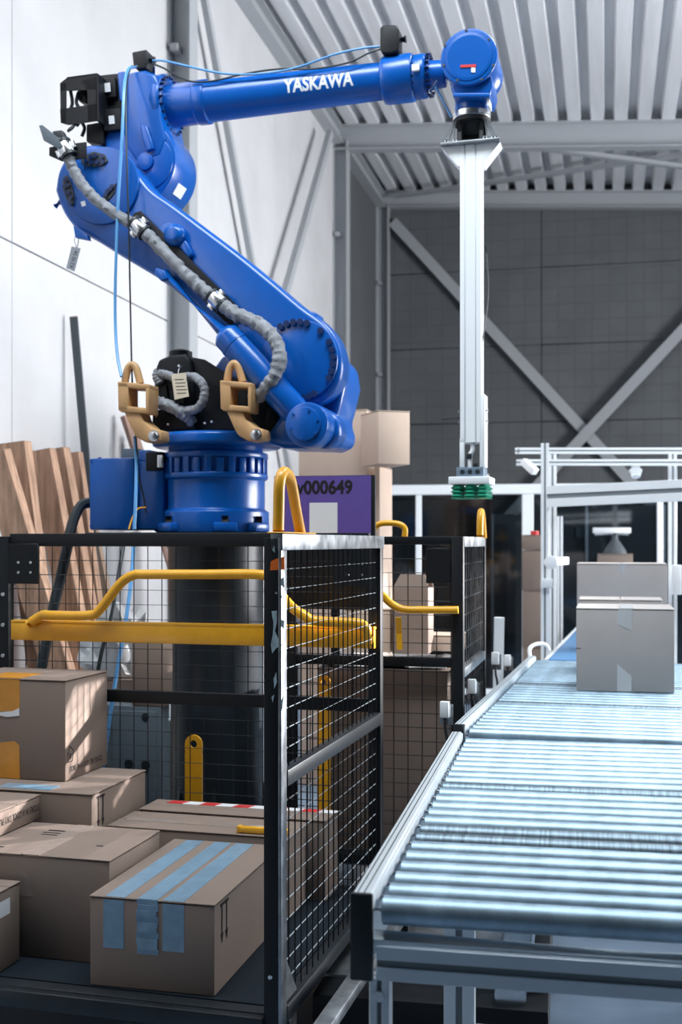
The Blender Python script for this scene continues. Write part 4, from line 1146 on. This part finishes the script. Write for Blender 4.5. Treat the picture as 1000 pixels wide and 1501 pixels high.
MB().lathe([(25 * kw, 0), (33 * kw, 0.012), (34 * kw, 0.03), (34 * kw, D(604) - D(560)), (32 * kw, D(608) - D(560))], upt(560), AX, 48).build('wrist_housing', BLUE, rob, bevel=0.003)
MB().lathe([(30 * kw, 0), (31 * kw, 0.01), (31 * kw, D(626) - D(610)), (26 * kw, D(632) - D(610))], upt(608), AX, 48).build('wrist_ring', BLUE, rob, bevel=0.003)
mb = MB()
for i in range(20):
    an = 2 * math.pi * i / 20; d1 = (u * math.cos(an) + v * math.sin(an))
    for px in (606, 628):
        c = upt(px) + d1 * 28.5 * kw; mb.cyl(c, c + AX * 0.018, 3 * kw, n=8)
for px in (571, 566):
    pass
tag(mb.build('wrist_bolts', BOLTB, LAST[0]), kind='stuff')
wl_ = rp(613, 111, UY - 0.1); c = upt(616) + (Vector((0, -1, 0)) * 31.3 * kw); 
MB().box(c.x - 0.018, c.x + 0.018, c.y - 0.012, c.y + 0.01, c.z - 0.015, c.z + 0.015).build('label_plate', WHITE, rob, bevel=0.002)
MB().lathe([(22 * kw, 0), (20 * kw, 0.03), (19 * kw, D(655) - D(630))], upt(628), AX, 40).build('wrist_neck', BLUE, rob, bevel=0.003)
# lettering wrapped round the front of the tube
f0 = upt(474); kt_ = rk(474, 118, 0.0)


def wrap(vv):
    px = 474 + vv.x / k
    c = upt(px); r = (28.8 + (25.3 - 28.8) * (px - 308) / 254.0) * k + 0.0012
    s_ = vv.z / r - 0.06
    up_ = AX.cross(Vector((0, 1, 0))); up_ = -up_ if up_.z < 0 else up_
    return c + Vector((0, -1, 0)) * r * math.cos(s_) + up_ * r * math.sin(s_)


lettering('YASKAWA', 20 * k, Matrix(), mat('white_lettering', (0.78, 0.82, 0.86), 0.5), tube_, 0.032, 101 * k, warp=wrap)
# wrist head
hd = rp(687, 83, -0.06); kh = rk(687, 83, -0.06)
MB().lathe([(40.5 * kh, 0), (42 * kh, 0.006), (42 * kh, 0.05), (38 * kh, 0.055), (38 * kh, 0.2), (40 * kh, 0.21), (40 * kh, 0.27), (36 * kh, 0.28)], hd, (0, 1, 0), 56).build('wrist_head', BLUE, rob, bevel=0.002)
MB().lathe([(34 * kh, 0), (35 * kh, -0.004), (31 * kh, -0.006), (31 * kh, -0.006)], hd + Vector((0, 0.001, 0)), (0, 1, 0), 56).build('head_cover', BLUE, rob)
bolts([(687 + 38.5 * math.cos(R(x_)), 83 + 38.5 * math.sin(R(x_))) for x_ in (-95, -40, 20, 60, 115, 160, 205)], -0.06, 2.0, m=DARKD, hgt=0.003)
plate([(675, 95), (698, 94), (698, 98), (675, 99)], -0.0685, -0.066, 'warning_label', RED, 0)
plate([(691, 99), (697, 99), (697, 106), (691, 106)], -0.0685, -0.066, 'label_plate', WHITE, 0)
plate([(660, 112), (720, 108), (722, 126), (717, 143), (665, 143), (661, 130)], -0.035, 0.16, 'wrist_block', BLUE, 0.012)
plate([(664, 136), (718, 136), (718, 142), (664, 142)], -0.045, 0.05, 'block_lip', BLUE, 0.004)
wy = 0.08
kk = rk(692, 160, wy)
cx = rp(692, 150, wy)
zr = lambda py: rp(692, py, wy).z
MB().lathe([(25 * kk, zr(167)), (25 * kk, zr(142))], (cx.x, wy, 0), (0, 0, 1), 40).build('tool_joint', BLUE, rob, bevel=0.003)
MB().lathe([(26 * kk, zr(177)), (27.5 * kk, zr(175.5)), (27.5 * kk, zr(167)), (26 * kk, zr(165.5))], (cx.x, wy, 0), (0, 0, 1), 40).build('tool_flange', STEEL, rob, bevel=0.002)
plate([(656, 149), (658, 146), (672, 172), (664, 172)], 0.0, 0.02, 'wrist_stay', ALU, 0) if False else None
a = rp(637, 124, 0.0); b_ = rp(662, 172, 0.02)
MB().cyl(a, b_, 0.009, 0.007, 10).build('air_tube', CABB, rob)
MB().cyl(rp(630, 136, -0.02), rp(641, 119, -0.02), 0.008, n=10).build('air_fitting', STEEL, rob)
a = rp(716, 130, -0.02); MB().box(a.x - 0.004, a.x + 0.006, -0.03, 0.05, a.z - 0.08, a.z).build('warning_label', WHITE, rob)
# balancer: rod, cylinder and eye in front of the arm
BY = -0.285
kbz = rk(390, 560, BY)
A0, A1, A2, A3 = rp(240, 402, BY + 0.03), rp(332, 492, BY), rp(432, 602, BY), rp(448, 622, BY)
dirb = (A2 - A1).normalized()
MB().cyl(A0, A1, 9.5 * kbz, 9.5 * kbz, 24).build('balancer_rod', BLUE, rob)
MB().lathe([(15 * kbz, -0.02), (21 * kbz, 0.0), (21.5 * kbz, 0.01), (21.5 * kbz, (A2 - A1).length), (18 * kbz, (A2 - A1).length + 0.02)], A1, dirb, 40).build('balancer_cylinder', BLUE, rob, bevel=0.003)
MB().lathe([(22.3 * kbz, 0), (22.3 * kbz, 0.012)], A1 + dirb * 0.055, dirb, 40).build('balancer_band', BLUE, rob)
disc(449, 622, 33, BY - 0.075, BY + 0.09, 'balancer_eye', BLUE, 44, 0.01)
disc(446, 621, 25, BY - 0.085, BY - 0.07, 'eye_cover', BLUE, 40, 0.004)
bolts([(446 + 21 * math.cos(R(x_)), 621 + 21 * math.sin(R(x_))) for x_ in (40, 100, 160, 220, 290, 345)], BY - 0.085, 2.2, hgt=0.005)
plate([(228, 392), (240, 396), (246, 408), (236, 412), (226, 402)], BY - 0.02, BY + 0.09, 'balancer_clevis', BLUE, 0.006)
# hose bracket, hoses and clamps
plate([(197, 312), (206, 309), (352, 452), (350, 464), (338, 478), (328, 470), (187, 328)], -0.232, -0.222, 'hose_bracket', BLACK, 0.001)


def hose(pts, rpx, name='hose', y=None):
    P_ = smooth_path([rp(px, py, yy) for px, py, yy in pts], 9)
    k_ = rk(pts[0][0], pts[0][1], pts[0][2]); rs = []
    for i, p in enumerate(P_):
        rs.append(rpx * k_ * (1 + 0.12 * noise.noise(p * 26) + 0.07 * math.sin(i * 1.9)))
    mb = MB().tube(P_, rs, 22)
    for v in mb.bm.verts:
        q_ = v.co * 42
        f_ = abs(noise.noise(Vector((q_.x, q_.y * 1.0, q_.z)))) * 0.30 + abs(noise.noise(q_ * 2.1 + Vector((5, 5, 5)))) * 0.14
        near = min(P_, key=lambda p: (p - v.co).length_squared)
        v.co = near + (v.co - near) * (0.94 + f_ - 0.06)
    return mb.build(name, HOSE, rob, smooth=28)


hose([(86, 206, -0.30), (97, 220, -0.30), (106, 245, -0.29), (122, 272, -0.29), (145, 296, -0.28), (172, 315, -0.27), (200, 332, -0.265)], 8.5)
hose([(206, 335, -0.265), (232, 360, -0.265), (262, 392, -0.265), (292, 420, -0.265), (318, 440, -0.265)], 9.5)
hose([(320, 442, -0.265), (345, 460, -0.275), (378, 475, -0.29), (403, 498, -0.31), (410, 525, -0.33), (402, 552, -0.34), (384, 576, -0.31), (372, 582, -0.24)], 10.5)


def clamp(px, py, y, ang, rpx=11.5):
    k_ = rk(px, py, y); c = rp(px, py, y); d1 = Vector((math.cos(R(ang)), 0, -math.sin(R(ang))))
    MB().lathe([(rpx * k_, -9 * k_), (rpx * k_, 9 * k_)], c, d1, 28).build('hose_clamp', STEEL, rob, bevel=0.004); hc_ = LAST[0]
    for s_ in (-1, 1):
        MB().lathe([(rpx * 1.06 * k_, s_ * 11 * k_ - 0.006), (rpx * 1.06 * k_, s_ * 11 * k_ + 0.006)], c, d1, 28).build('clamp_band', RUBBER, hc_)
    n_ = Vector((math.sin(R(ang)), 0, math.cos(R(ang))))
    for s_ in (-1, 1):
        q_ = c + n_ * s_ * rpx * 1.15 * k_
        MB().bar(q_ - d1 * 6 * k_, q_ + d1 * 6 * k_, 0.02, 6 * k_).build('clamp_lug', STEEL, hc_, bevel=0.003)


clamp(97, 219, -0.30, 62); clamp(204, 334, -0.265, 44); clamp(318, 440, -0.265, 42)
plate([(57, 184), (62, 183), (83, 200), (92, 214), (86, 218), (64, 206)], -0.34, -0.33, 'bracket_flag', CABG, 0.001)
plate([(72, 216), (92, 212), (126, 208), (126, 232), (104, 234), (90, 236), (72, 228)], -0.29, -0.28, 'hose_bracket', BLACK, 0.001)
plate([(76, 192), (90, 190), (96, 204), (82, 212)], -0.32, -0.28, 'hose_end', RUBBER, 0.006)
# motor unit with a cage bracket at the elbow
plate([(144, 110), (182, 106), (184, 205), (150, 212), (144, 180)], -0.02, 0.20, 'elbow_motor', BLACK, 0.008)
plate([(149, 114), (168, 112), (170, 142), (151, 144)], -0.05, -0.02, 'motor', BLACK, 0.006); plate([(150, 160), (176, 158), (178, 190), (152, 192)], -0.06, -0.02, 'motor', BLACK, 0.006)
plate([(172, 106), (182, 104), (184, 146), (175, 148)], -0.055, -0.02, 'motor_flange', BLUE, 0.005)
for poly in ([(153, 122), (161, 121), (162, 134), (154, 135)], [(159, 170), (167, 169), (168, 181), (160, 182)]):
    plate(poly, -0.0635, -0.0605, 'motor_label', WHITE, 0)
mb = MB(); y0 = -0.13
for poly in ([(88, 122), (98, 114), (140, 108), (142, 131), (97, 133), (89, 133)], [(88, 160), (142, 152), (143, 177), (100, 183), (89, 180)], [(88, 122), (97, 122), (97, 182), (89, 180)], [(120, 118), (142, 112), (143, 177), (129, 178), (128, 134)]):
    mb.prism([rp(px, py, y0) for px, py in poly], (0, 0.006, 0))
mb.build('cage_bracket', BLACK, rob)
mb = MB()
a = rp(88, 122, y0); b_ = rp(142, 108, y0)
mb.prism([rp(98, 113, y0), rp(142, 107, y0), rp(142, 110, y0), rp(98, 116, y0)], (0, 0.18, 0))
mb.prism([rp(140, 108, y0), rp(144, 108, y0), rp(145, 177, y0), rp(141, 177, y0)], (0, 0.18, 0))
mb.build('cage_side', BLACK, rob)
for pts in ([(103, 130, -0.11), (106, 150, -0.1), (104, 162, -0.1), (112, 168, -0.1)], [(116, 132, -0.1), (112, 150, -0.1), (118, 160, -0.09)], [(112, 185, -0.1), (118, 178, -0.1), (124, 188, -0.08), (120, 200, -0.08)], [(100, 192, -0.15), (108, 184, -0.12), (106, 176, -0.1)]):
    MB().tube(smooth_path([rp(*q_) for q_ in pts], 5), 0.009, 8).build('cable', RUBBER, rob)
plate([(113, 130), (126, 128), (128, 152), (114, 148)], -0.08, -0.0, 'motor', BLACK, 0.01)
plate([(126, 182), (150, 178), (152, 212), (126, 208)], -0.06, 0.1, 'motor', BLACK, 0.008)
# motors and plates on the turntable
plate([(284, 524), (300, 527), (335, 549), (352, 556), (392, 585), (405, 612), (400, 630), (280, 630), (278, 560)], -0.17, -0.155, 'shoulder_guard', BLACK, 0.002)
plate([(225, 548), (232, 527), (250, 520), (272, 518), (280, 528), (284, 560), (284, 612), (240, 612), (226, 590)], -0.20, 0.02, 'shoulder_motor', BLACK, 0.015)
c = rp(265, 522, -0.1); MB().lathe([(0.05, -0.03), (0.055, 0.0), (0.055, 0.02), (0.03, 0.03)], c, (0, 0, 1), 24).build('motor_cap', BLACK, rob)
for poly, y0 in (([(232, 566), (244, 564), (246, 590), (233, 592)], -0.215), ([(248, 572), (270, 570), (271, 592), (250, 594)], -0.215)):
    plate(poly, y0, -0.19, 'motor_box', CABG if y0 > -0.1 else BLACK, 0.004)
plate([(386, 640), (392, 598), (404, 588), (407, 626), (404, 640)], -0.2, -0.15, 'guard_stay', BLACK, 0.004)
hose([(233, 548, -0.22), (246, 550, -0.23), (262, 556, -0.24), (282, 552, -0.25), (296, 562, -0.26), (300, 580, -0.26), (290, 598, -0.25), (272, 603, -0.24)], 6.5)
hose([(222, 588, -0.24), (240, 592, -0.25), (258, 600, -0.25), (276, 612, -0.22), (282, 620, -0.2)], 9)
hose([(234, 545, -0.21), (230, 552, -0.22), (234, 562, -0.22)], 7)
plate([(224, 600), (284, 604), (286, 630), (222, 630)], -0.22, 0.1, 'motor_foot', BLACK, 0.006)
mb = MB()
for px, py in ((240, 548), (262, 536), (229, 610), (246, 622), (300, 620), (310, 618)):
    c = rp(px, py, -0.225); mb.cyl(c, c + Vector((0, 0.01, 0)), 0.006, n=8)
tag(mb.build('guard_screws', STEEL, rob), kind='stuff')
# card tags
tg = plate([(251, 549), (272, 546), (277, 581), (256, 586)], -0.275, -0.273, 'paper_tag', PAPER, 0)
mb = MB()
for j in range(5):
    a = rp(256 + j * 0.9, 556 + j * 5, -0.2755); mb.box(a.x, a.x + 0.045 + 0.006 * (j % 2), -0.2758, -0.2752, a.z - 0.003, a.z)
mb.build('tag_print', INK, rob); mb = None
MB().tube(smooth_path([rp(261, 549, -0.274), rp(263, 540, -0.26), rp(268, 536, -0.23)], 4), 0.002, 6).build('tag_string', STEEL, rob)
tg = plate([(105, 361), (118, 364), (109, 398), (97, 393)], -0.22, -0.218, 'metal_tag', CABG, 0)
tg.data.materials[0] = mat('grey_metal_tag', (0.33, 0.36, 0.40), 0.4, 0.4)
lettering('K2 95 04', 0.02, Matrix.Translation(rp(108, 380, -0.2206)) @ Matrix.Rotation(R(-72), 4, 'Y'), INK, rob, 0.0, 0.08)
MB().tube(smooth_path([rp(112, 363, -0.219), rp(109, 352, -0.219), rp(112, 345, -0.22), rp(115, 352, -0.219), rp(113, 363, -0.2185)], 4), 0.0018, 6).build('tag_ring', STEEL, rob)
# tan lifting lugs bolted to the turntable rim


def lug(dx, dy):
    y0, y1 = -0.385, -0.325
    o = bpy.data.objects.new('lifting_lug', None)
    P_ = lambda px, py, y: rp(px + dx, py + dy, y)
    mb = MB()
    # hollow square link: outer face 172..218 x 562..602 with an opening
    for poly in ([(172, 559), (219, 563), (219, 571), (172, 568)], [(173, 594), (218, 598), (218, 606), (176, 604)], [(172, 559), (188, 560), (188, 603), (173, 602)], [(213, 563), (219, 564), (218, 606), (213, 605)]):
        mb.prism([P_(px, py, y0) for px, py in poly], (0, y1 - y0 + 0.05, 0))
    b1 = mb.build('lug_link', TAN, rob, bevel=0.006, seg=2)
    # the upper eye: an arch
    arch = [P_(*q_, (y0 + y1) / 2 + 0.02) for q_ in ((183, 562), (185, 550), (188, 540), (193.5, 535), (199, 539), (202.5, 549), (206, 562))]
    mb = MB().tube(smooth_path(arch, 5), 0.0175, 14); mb.build('lug_eye', TAN, rob)
    # the leg bending to the rim
    mb = MB().prism([P_(*q_, y0 + 0.01) for q_ in ((181, 603), (206, 604), (210, 616), (222, 627), (236, 631), (237, 646), (214, 649), (198, 640), (190, 624))], (0, y1 - y0 + 0.05, 0))
    mb.build('lug_leg', TAN, rob, bevel=0.01, seg=2)
    c = P_(226, 639, y0 + 0.012)
    MB().cyl(c + Vector((0, -0.022, 0)), c + Vector((0, 0.01, 0)), 0.02, n=6).cyl(c + Vector((0, -0.006, 0)), c, 0.027, n=20).build('lug_bolt', STEEL, rob, bevel=0.002)
    bpy.data.objects.remove(o)


lug(0, 0); lug(150, -2)
# valve boxes and overhead cables
for px0, py0, px1, py1, pts in ((194, 74, 218, 101, [(193, 76), (215, 72), (216, 90), (214, 100), (200, 102), (195, 94)]), (557, 36, 585, 78, [(557, 40), (562, 36), (580, 36), (585, 42), (584, 74), (576, 78), (560, 78), (557, 72)])):
    plate(pts, 0.0, 0.09, 'valve_box', BLACK, 0.008)
    a = rp(px1 - 2, (py0 + py1) / 2 + 2, 0.04); MB().cyl(a, a + Vector((0.04, 0, 0.0)), 0.018, n=14).build('valve_plug', BLACK, LAST[0])
MB().cyl(rp(212, 112, 0.05), rp(212, 98, 0.05), 0.016, n=12).build('valve_post', BLUE, rob); MB().cyl(rp(224, 112, 0.08), rp(224, 98, 0.08), 0.012, n=12).build('valve_post', BLUE, rob)
MB().cyl(rp(572, 84, 0.05), rp(572, 76, 0.05), 0.02, n=12).build('valve_post', BLUE, rob)
cab = lambda pts, r, m, nm: MB().tube(smooth_path([rp(*q_) for q_ in pts], 8), r, 8).build(nm, m, rob)
cab([(224, 89, 0.02), (240, 89, 0.0), (275, 97, 0.0), (330, 108, 0.0), (385, 108, 0.0), (435, 99, 0.0), (490, 80, 0.0), (530, 71, 0.01), (557, 68, 0.03)], 0.0055, CABB, 'air_hose')
cab([(222, 93, 0.02), (240, 100, 0.0), (275, 118, -0.0), (310, 119, -0.0), (360, 108, -0.0), (410, 101, 0.0), (460, 101, 0.0), (510, 92, 0.0), (540, 78, 0.01), (558, 72, 0.03)], 0.0045, RUBBER, 'signal_cable')
cab([(200, 98, -0.02), (188, 102, -0.10), (182, 130, -0.22), (179, 200, -0.27), (173, 300, -0.285), (169.5, 400, -0.285), (169, 470, -0.285), (172, 520, -0.33), (178, 552, -0.37)], 0.0075, CABB, 'air_hose')
cab([(202, 98, -0.02), (191, 100, -0.08), (185, 140, -0.2), (186, 240, -0.285), (189, 340, -0.3), (191, 440, -0.3), (193, 530, -0.33), (195, 580, -0.32), (200, 650, -0.32), (204, 700, -0.3), (211, 730, -0.28), (214, 752, -0.27)], 0.0042, RUBBER, 'signal_cable')
cab([(198, 640, -0.31), (200, 680, -0.32), (199, 730, -0.37), (197, 776, -0.40)], 0.0085, CABB, 'air_hose')
cab([(213, 744, -0.3), (202, 746, -0.36), (194, 760, -0.38), (189, 776, -0.40)], 0.004, YELLOW, 'signal_cable')
# thick black supply hose from the base to the floor
sh = cab([(134, 736, -0.05), (118, 742, -0.10), (107, 765, -0.16), (99, 800, -0.20), (88, 850, -0.16), (76, 900, -0.2), (64, 960, -0.24), (56, 1010, -0.26)], 0.026, RUBBER, 'supply_hose')
# the hoses going on down behind the cage mesh
cb_ = lambda pts, r, m, nm, lab, cat: tag(MB().tube(smooth_path([RB.w(*RB.p(*q_[:2], q_[2]).xy, RB.p(*q_[:2], q_[2]).z) for q_ in pts], 8), r, 8).build(nm, m), lab, cat)
cb_([(196, 784, -0.42), (194, 830, -0.50), (186, 900, -0.60), (172, 980, -0.66), (160, 1060, -0.70), (150, 1150, -0.70), (146, 1300, -0.72)], 0.0085, CABB, 'air_hose', 'pale blue air hose hanging behind the cage back mesh', 'hose')
cb_([(184, 784, -0.40), (176, 830, -0.50), (164, 900, -0.60), (146, 970, -0.66), (138, 1050, -0.70), (134, 1300, -0.72)], 0.009, RUBBER, 'cable', 'black cable hanging behind the cage back mesh left of the blue hose', 'cable')

# ------------------------------------------------------------------ vacuum gripper hanging from the wrist
gp0 = RB.p(692, 182, wy)
grip = thing('vacuum_gripper', 'long aluminium vacuum gripper mast with green suction cups hanging from the robot wrist', 'gripper', RB, gp0.x, wy, RB.p(692, 177.5, wy).z)
GZ = grip.location.z
GL = lambda px, py, y=wy: Vector((RB.p(px, py, y).x - gp0.x, y - wy, RB.p(px, py, y).z - GZ))
kg = RB.k(692, 300, wy)
MB().lathe([(27 * kg, -5 * kg), (28 * kg, 0.0)], (0, 0, 0), (0, 0, 1), 40).build('mount_ring', BLACK, grip)
zp = GL(692, 213).z
MB().cyl((0, 0, zp), (0, 0, -5 * kg), 13 * kg, n=28).build('mount_core', BLACK, grip)
for x_ in (-16 * kg, 16 * kg):
    for y_ in (-16 * kg, 16 * kg):
        MB().cyl((x_, y_, zp), (x_, y_, -4 * kg), 3.4 * kg, n=14).build('spacer', BLACK, grip)
for s_ in (-1, 1):
    mb = MB()
    y_ = -20 * kg
    mb.prism([Vector((s_ * 20 * kg, y_, -6 * kg)), Vector((s_ * 26 * kg, y_, -6 * kg)), Vector((s_ * 40 * kg, y_, zp)), Vector((s_ * 33 * kg, y_, zp))], (0, 0.008, 0))
    mb.prism([Vector((s_ * 24 * kg, y_, zp)), Vector((s_ * 40 * kg, y_, zp)), Vector((s_ * 40 * kg, y_, zp + 4 * kg)), Vector((s_ * 24 * kg, y_, zp + 4 * kg))], (0, 0.008, 0))
    mb.prism([Vector((s_ * 21 * kg, y_, -6 * kg)), Vector((s_ * 24 * kg, y_, -6 * kg)), Vector((s_ * 27 * kg, y_, zp)), Vector((s_ * 24 * kg, y_, zp))], (0, 0.008, 0))
    mb.build('mount_bracket', RAW, grip)
MB().box(-43 * kg, 43 * kg, -24 * kg, 24 * kg, zp - 0.012, zp).build('top_plate', RAW, grip, bevel=0.002)
mb = MB()
for x_ in (-34, -22, 22, 34):
    mb.cyl((x_ * kg, -21 * kg, zp), (x_ * kg, -21 * kg, zp + 0.014), 2.6 * kg, n=8)
tag(mb.build('plate_bolts', STEEL, grip), kind='stuff')
# mast: a slotted profile 35 px wide
zb = GL(687, 650).z; hw = 15.3 * kg
mb = MB()
for x0, x1, yo in ((-hw, -hw + 6.8 * kg, 0.0), (-hw + 8.2 * kg, hw - 8.2 * kg, 0.0), (hw - 6.8 * kg, hw, 0.0)):
    mb.box(x0, x1, -hw + yo, hw, zb, zp - 0.012)
mb.box(-hw + 0.002, hw - 0.002, -hw + 0.008, hw - 0.001, zb + 0.001, zp - 0.013)
mb.build('mast', ALUW, grip, bevel=0.0015, seg=1)
for s_ in (-1, 1):
    mb = MB(); top = zp - 0.012
    mb.prism([Vector((s_ * hw, -hw, top)), Vector((s_ * 42 * kg, -hw, top)), Vector((s_ * hw, -hw, top - 30 * kg))], (0, 0.008, 0))
    mb.prism([Vector((s_ * hw, hw - 0.008, top)), Vector((s_ * 42 * kg, hw - 0.008, top)), Vector((s_ * hw, hw - 0.008, top - 30 * kg))], (0, 0.008, 0))
    mb.hexa([Vector(p) for p in ((s_ * hw, -hw, top - 30 * kg), (s_ * (hw + 3 * kg), -hw, top - 30 * kg), (s_ * 43 * kg, -hw, top), (s_ * 40 * kg, -hw, top), (s_ * hw, hw, top - 30 * kg), (s_ * (hw + 3 * kg), hw, top - 30 * kg), (s_ * 43 * kg, hw, top), (s_ * 40 * kg, hw, top))])
    mb.build('gusset', ALUW, grip)
# lower end: two guide rods, air line, valve block, plate and cups
zv0, zv1 = GL(685, 700).z, GL(685, 686).z
MB().box(-hw - 0.002, -hw + 0.020, -hw, -hw + 0.02, zv1, zb + 0.02).build('guide_rod', ALUW, grip, bevel=0.003)
MB().box(hw - 0.006, hw + 0.018, -hw, hw, zv1, zb + 0.22).build('guide_rod', ALUW, grip, bevel=0.003)
mb = MB()
for dz in (0.10, 0.148):
    mb.cyl((hw + 0.018, -0.02, zb + dz), (hw + 0.03, -0.02, zb + dz), 0.008, n=10); mb.cyl((-hw - 0.012, -0.02, zb + dz), (-hw, -0.02, zb + dz), 0.008, n=10)
tag(mb.build('rod_bolts', STEEL, grip), kind='stuff')
MB().tube(smooth_path([(0.005, -0.03, zb + 0.01), (0.008, -0.03, zb - 0.03), (-0.004, -0.03, zb - 0.06), (-0.004, -0.03, zv1)], 5), 0.011, 10).build('air_line', WHITE, grip)
MB().box(-0.02, 0.005, -0.045, -0.015, zb - 0.075, zb - 0.05).build('air_fitting', RUBBER, grip, bevel=0.003)
MB().box(0.012, 0.032, -0.045, -0.015, zv1, zv1 + 0.02).build('air_fitting', RUBBER, grip, bevel=0.003)
bx = 20 * kg
MB().box(-bx, bx, -bx, bx, zv0, zv1).build('valve_block', mat('grey_blue_block', (0.16, 0.22, 0.28), 0.4, 0.3), grip, bevel=0.004); vb_ = LAST[0]
for i in range(3):
    MB().cyl((-bx * 0.55 + i * bx * 0.55, -bx - 0.002, (zv0 + zv1) / 2), (-bx * 0.55 + i * bx * 0.55, -bx + 0.003, (zv0 + zv1) / 2), 0.011, n=16).build('port', RUBBER, vb_)
zq0, zq1 = GL(685, 711).z, zv0
MB().box(-30 * kg, 30 * kg, -30 * kg, 30 * kg, zq0, zq1).build('cup_plate', ALUW, grip, bevel=0.004)
zc0 = GL(685, 731).z; cr = 9.3 * kg; hgt = zq0 - zc0
prof = [(cr * 0.45, 0)]
for i in range(3):
    z_ = -hgt * (0.12 + 0.28 * i); prof += [(cr * 0.62, z_), (cr, z_ - hgt * 0.13), (cr * 0.66, z_ - hgt * 0.26)]
prof += [(cr, -hgt)]
cm = None
for i in range(3):
    for j in range(3):
        pos = (-19 * kg + 19 * kg * i, -19 * kg + 19 * kg * j, zq0)
        if cm is None:
            o = MB().lathe(prof, (0, 0, 0), (0, 0, 1), 24).build('suction_cup', GREEN, grip, smooth=50); cm = o.data
        else:
            o = part('suction_cup', cm, grip)
        o.location = pos
MB().tube(smooth_path([GL(712, 360, wy), GL(716, 420, wy + 0.02), GL(712, 470, wy + 0.01), GL(704, 520, wy)], 6), 0.003, 6).build('cable', RUBBER, grip)
MB().cyl((-hw, 0, zb + 0.12), (-hw - 0.09, 0, zb + 0.115), 0.003, n=6).build('cable_tail', RUBBER, grip)
# tall dark brown crate far behind the fence, seen under the cups
a = FF.p(652, 735, 0.3); b_ = FF.p(718, 733, 0.3)
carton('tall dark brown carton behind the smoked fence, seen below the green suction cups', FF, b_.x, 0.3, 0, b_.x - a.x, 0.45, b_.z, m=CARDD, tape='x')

# ------------------------------------------------------------------ purple number board behind the front cage
NB = Fr(0.0, 0.0, 12.0)
yy = 4.72
a = NB.p(402, 698, yy); b_ = NB.p(550, 700, yy)
brd = thing('number_board', 'black edged purple board with printed number behind the yellow grab handle', 'sign', NB, (a.x + b_.x) / 2, yy)
bw = (b_.x - a.x) / 2; zt = a.z; zlo = NB.p(480, 893, yy).z
MB().box(-bw, bw, 0, 0.02, zlo, zt).build('backing', BLACK, brd, bevel=0.002)
MB().box(-bw + 0.03, bw - 0.017, -0.002, 0.0, NB.p(480, 800, yy).z, zt - 0.002).build('purple_sheet', PURPLE, brd)
cx_ = (NB.p(472, 740, yy).x - (a.x + b_.x) / 2)
lettering('w000649', 21 * NB.k(480, 715, yy), Matrix.Translation((cx_, -0.003, NB.p(480, 714, yy).z)), INK, brd, 0.03, 92 * NB.k(480, 715, yy))
qa = NB.p(454, 737, yy); qb = NB.p(495, 784, yy)
MB().box(qa.x - (a.x + b_.x) / 2, qb.x - (a.x + b_.x) / 2, -0.003, -0.002, qb.z, qa.z).build('blank_label', WHITE, brd)
for x_ in (bw - 0.02,):
    MB().box(x_ - 0.012, x_ + 0.012, 0.02, 0.05, 0, zt - 0.05).build('leg', BLACK, brd)
MB().box(-bw, bw, -0.05, 0.06, 0, 0.02).build('foot', BLACK, brd)

# ------------------------------------------------------------------ things on the floor under the near conveyor
UF = Fr(0.0, 0.0, 11.1)
tr = thing('floor_trolley', 'low black trolley with a steel roller on the floor under the near conveyor', 'trolley', UF, 0, 0)
q0 = UF.pz(570, 1475, 0.12); q1 = UF.pz(805, 1480, 0.12)
MB().box(q0.x - 0.25, q1.x, q0.y, q0.y + 0.16, 0.04, 0.14).build('front_bumper', BLACK, tr, bevel=0.006)
MB().box(q0.x - 0.25, q1.x - 0.18, q0.y + 0.16, q0.y + 1.0, 0.09, 0.15).build('deck', RAW, tr, bevel=0.004)
MB().box(q1.x - 0.055, q1.x, q0.y + 0.16, q0.y + 1.1, 0.04, 0.22).build('side_beam', BLACK, tr, bevel=0.006)
MB().cyl((q1.x - 0.12, q0.y + 0.04, 0.165), (q1.x - 0.12, q0.y + 0.9, 0.165), 0.05, n=28).build('steel_roller', STEEL, tr)
for x_ in (q0.x - 0.1, q1.x - 0.2):
    MB().cyl((x_, q0.y + 0.1, 0.045), (x_ + 0.04, q0.y + 0.1, 0.045), 0.045, n=20).build('wheel', RUBBER, tr)
    MB().cyl((x_, q0.y + 0.8, 0.045), (x_ + 0.04, q0.y + 0.8, 0.045), 0.045, n=20).build('wheel', RUBBER, tr)
gr = thing('guide_rail', 'low steel guide rail on the floor between cage and conveyor leg', 'rail', C1, 0.12, 0.1)
MB().box(0, 0.05, -0.2, 1.1, 0.24, 0.275).build('rail', RAW, gr, bevel=0.003)
MB().box(0.01, 0.04, -0.1, -0.06, 0, 0.24).box(0.01, 0.04, 0.9, 0.94, 0, 0.24).build('support', BLACK, gr)
MB().box(0.0, 0.12, -0.12, 0.0, 0.0, 0.02).cyl((0.05, -0.06, 0.02), (0.05, -0.06, 0.16), 0.03, n=16).build('docking_clamp', STEEL, gr, bevel=0.003)
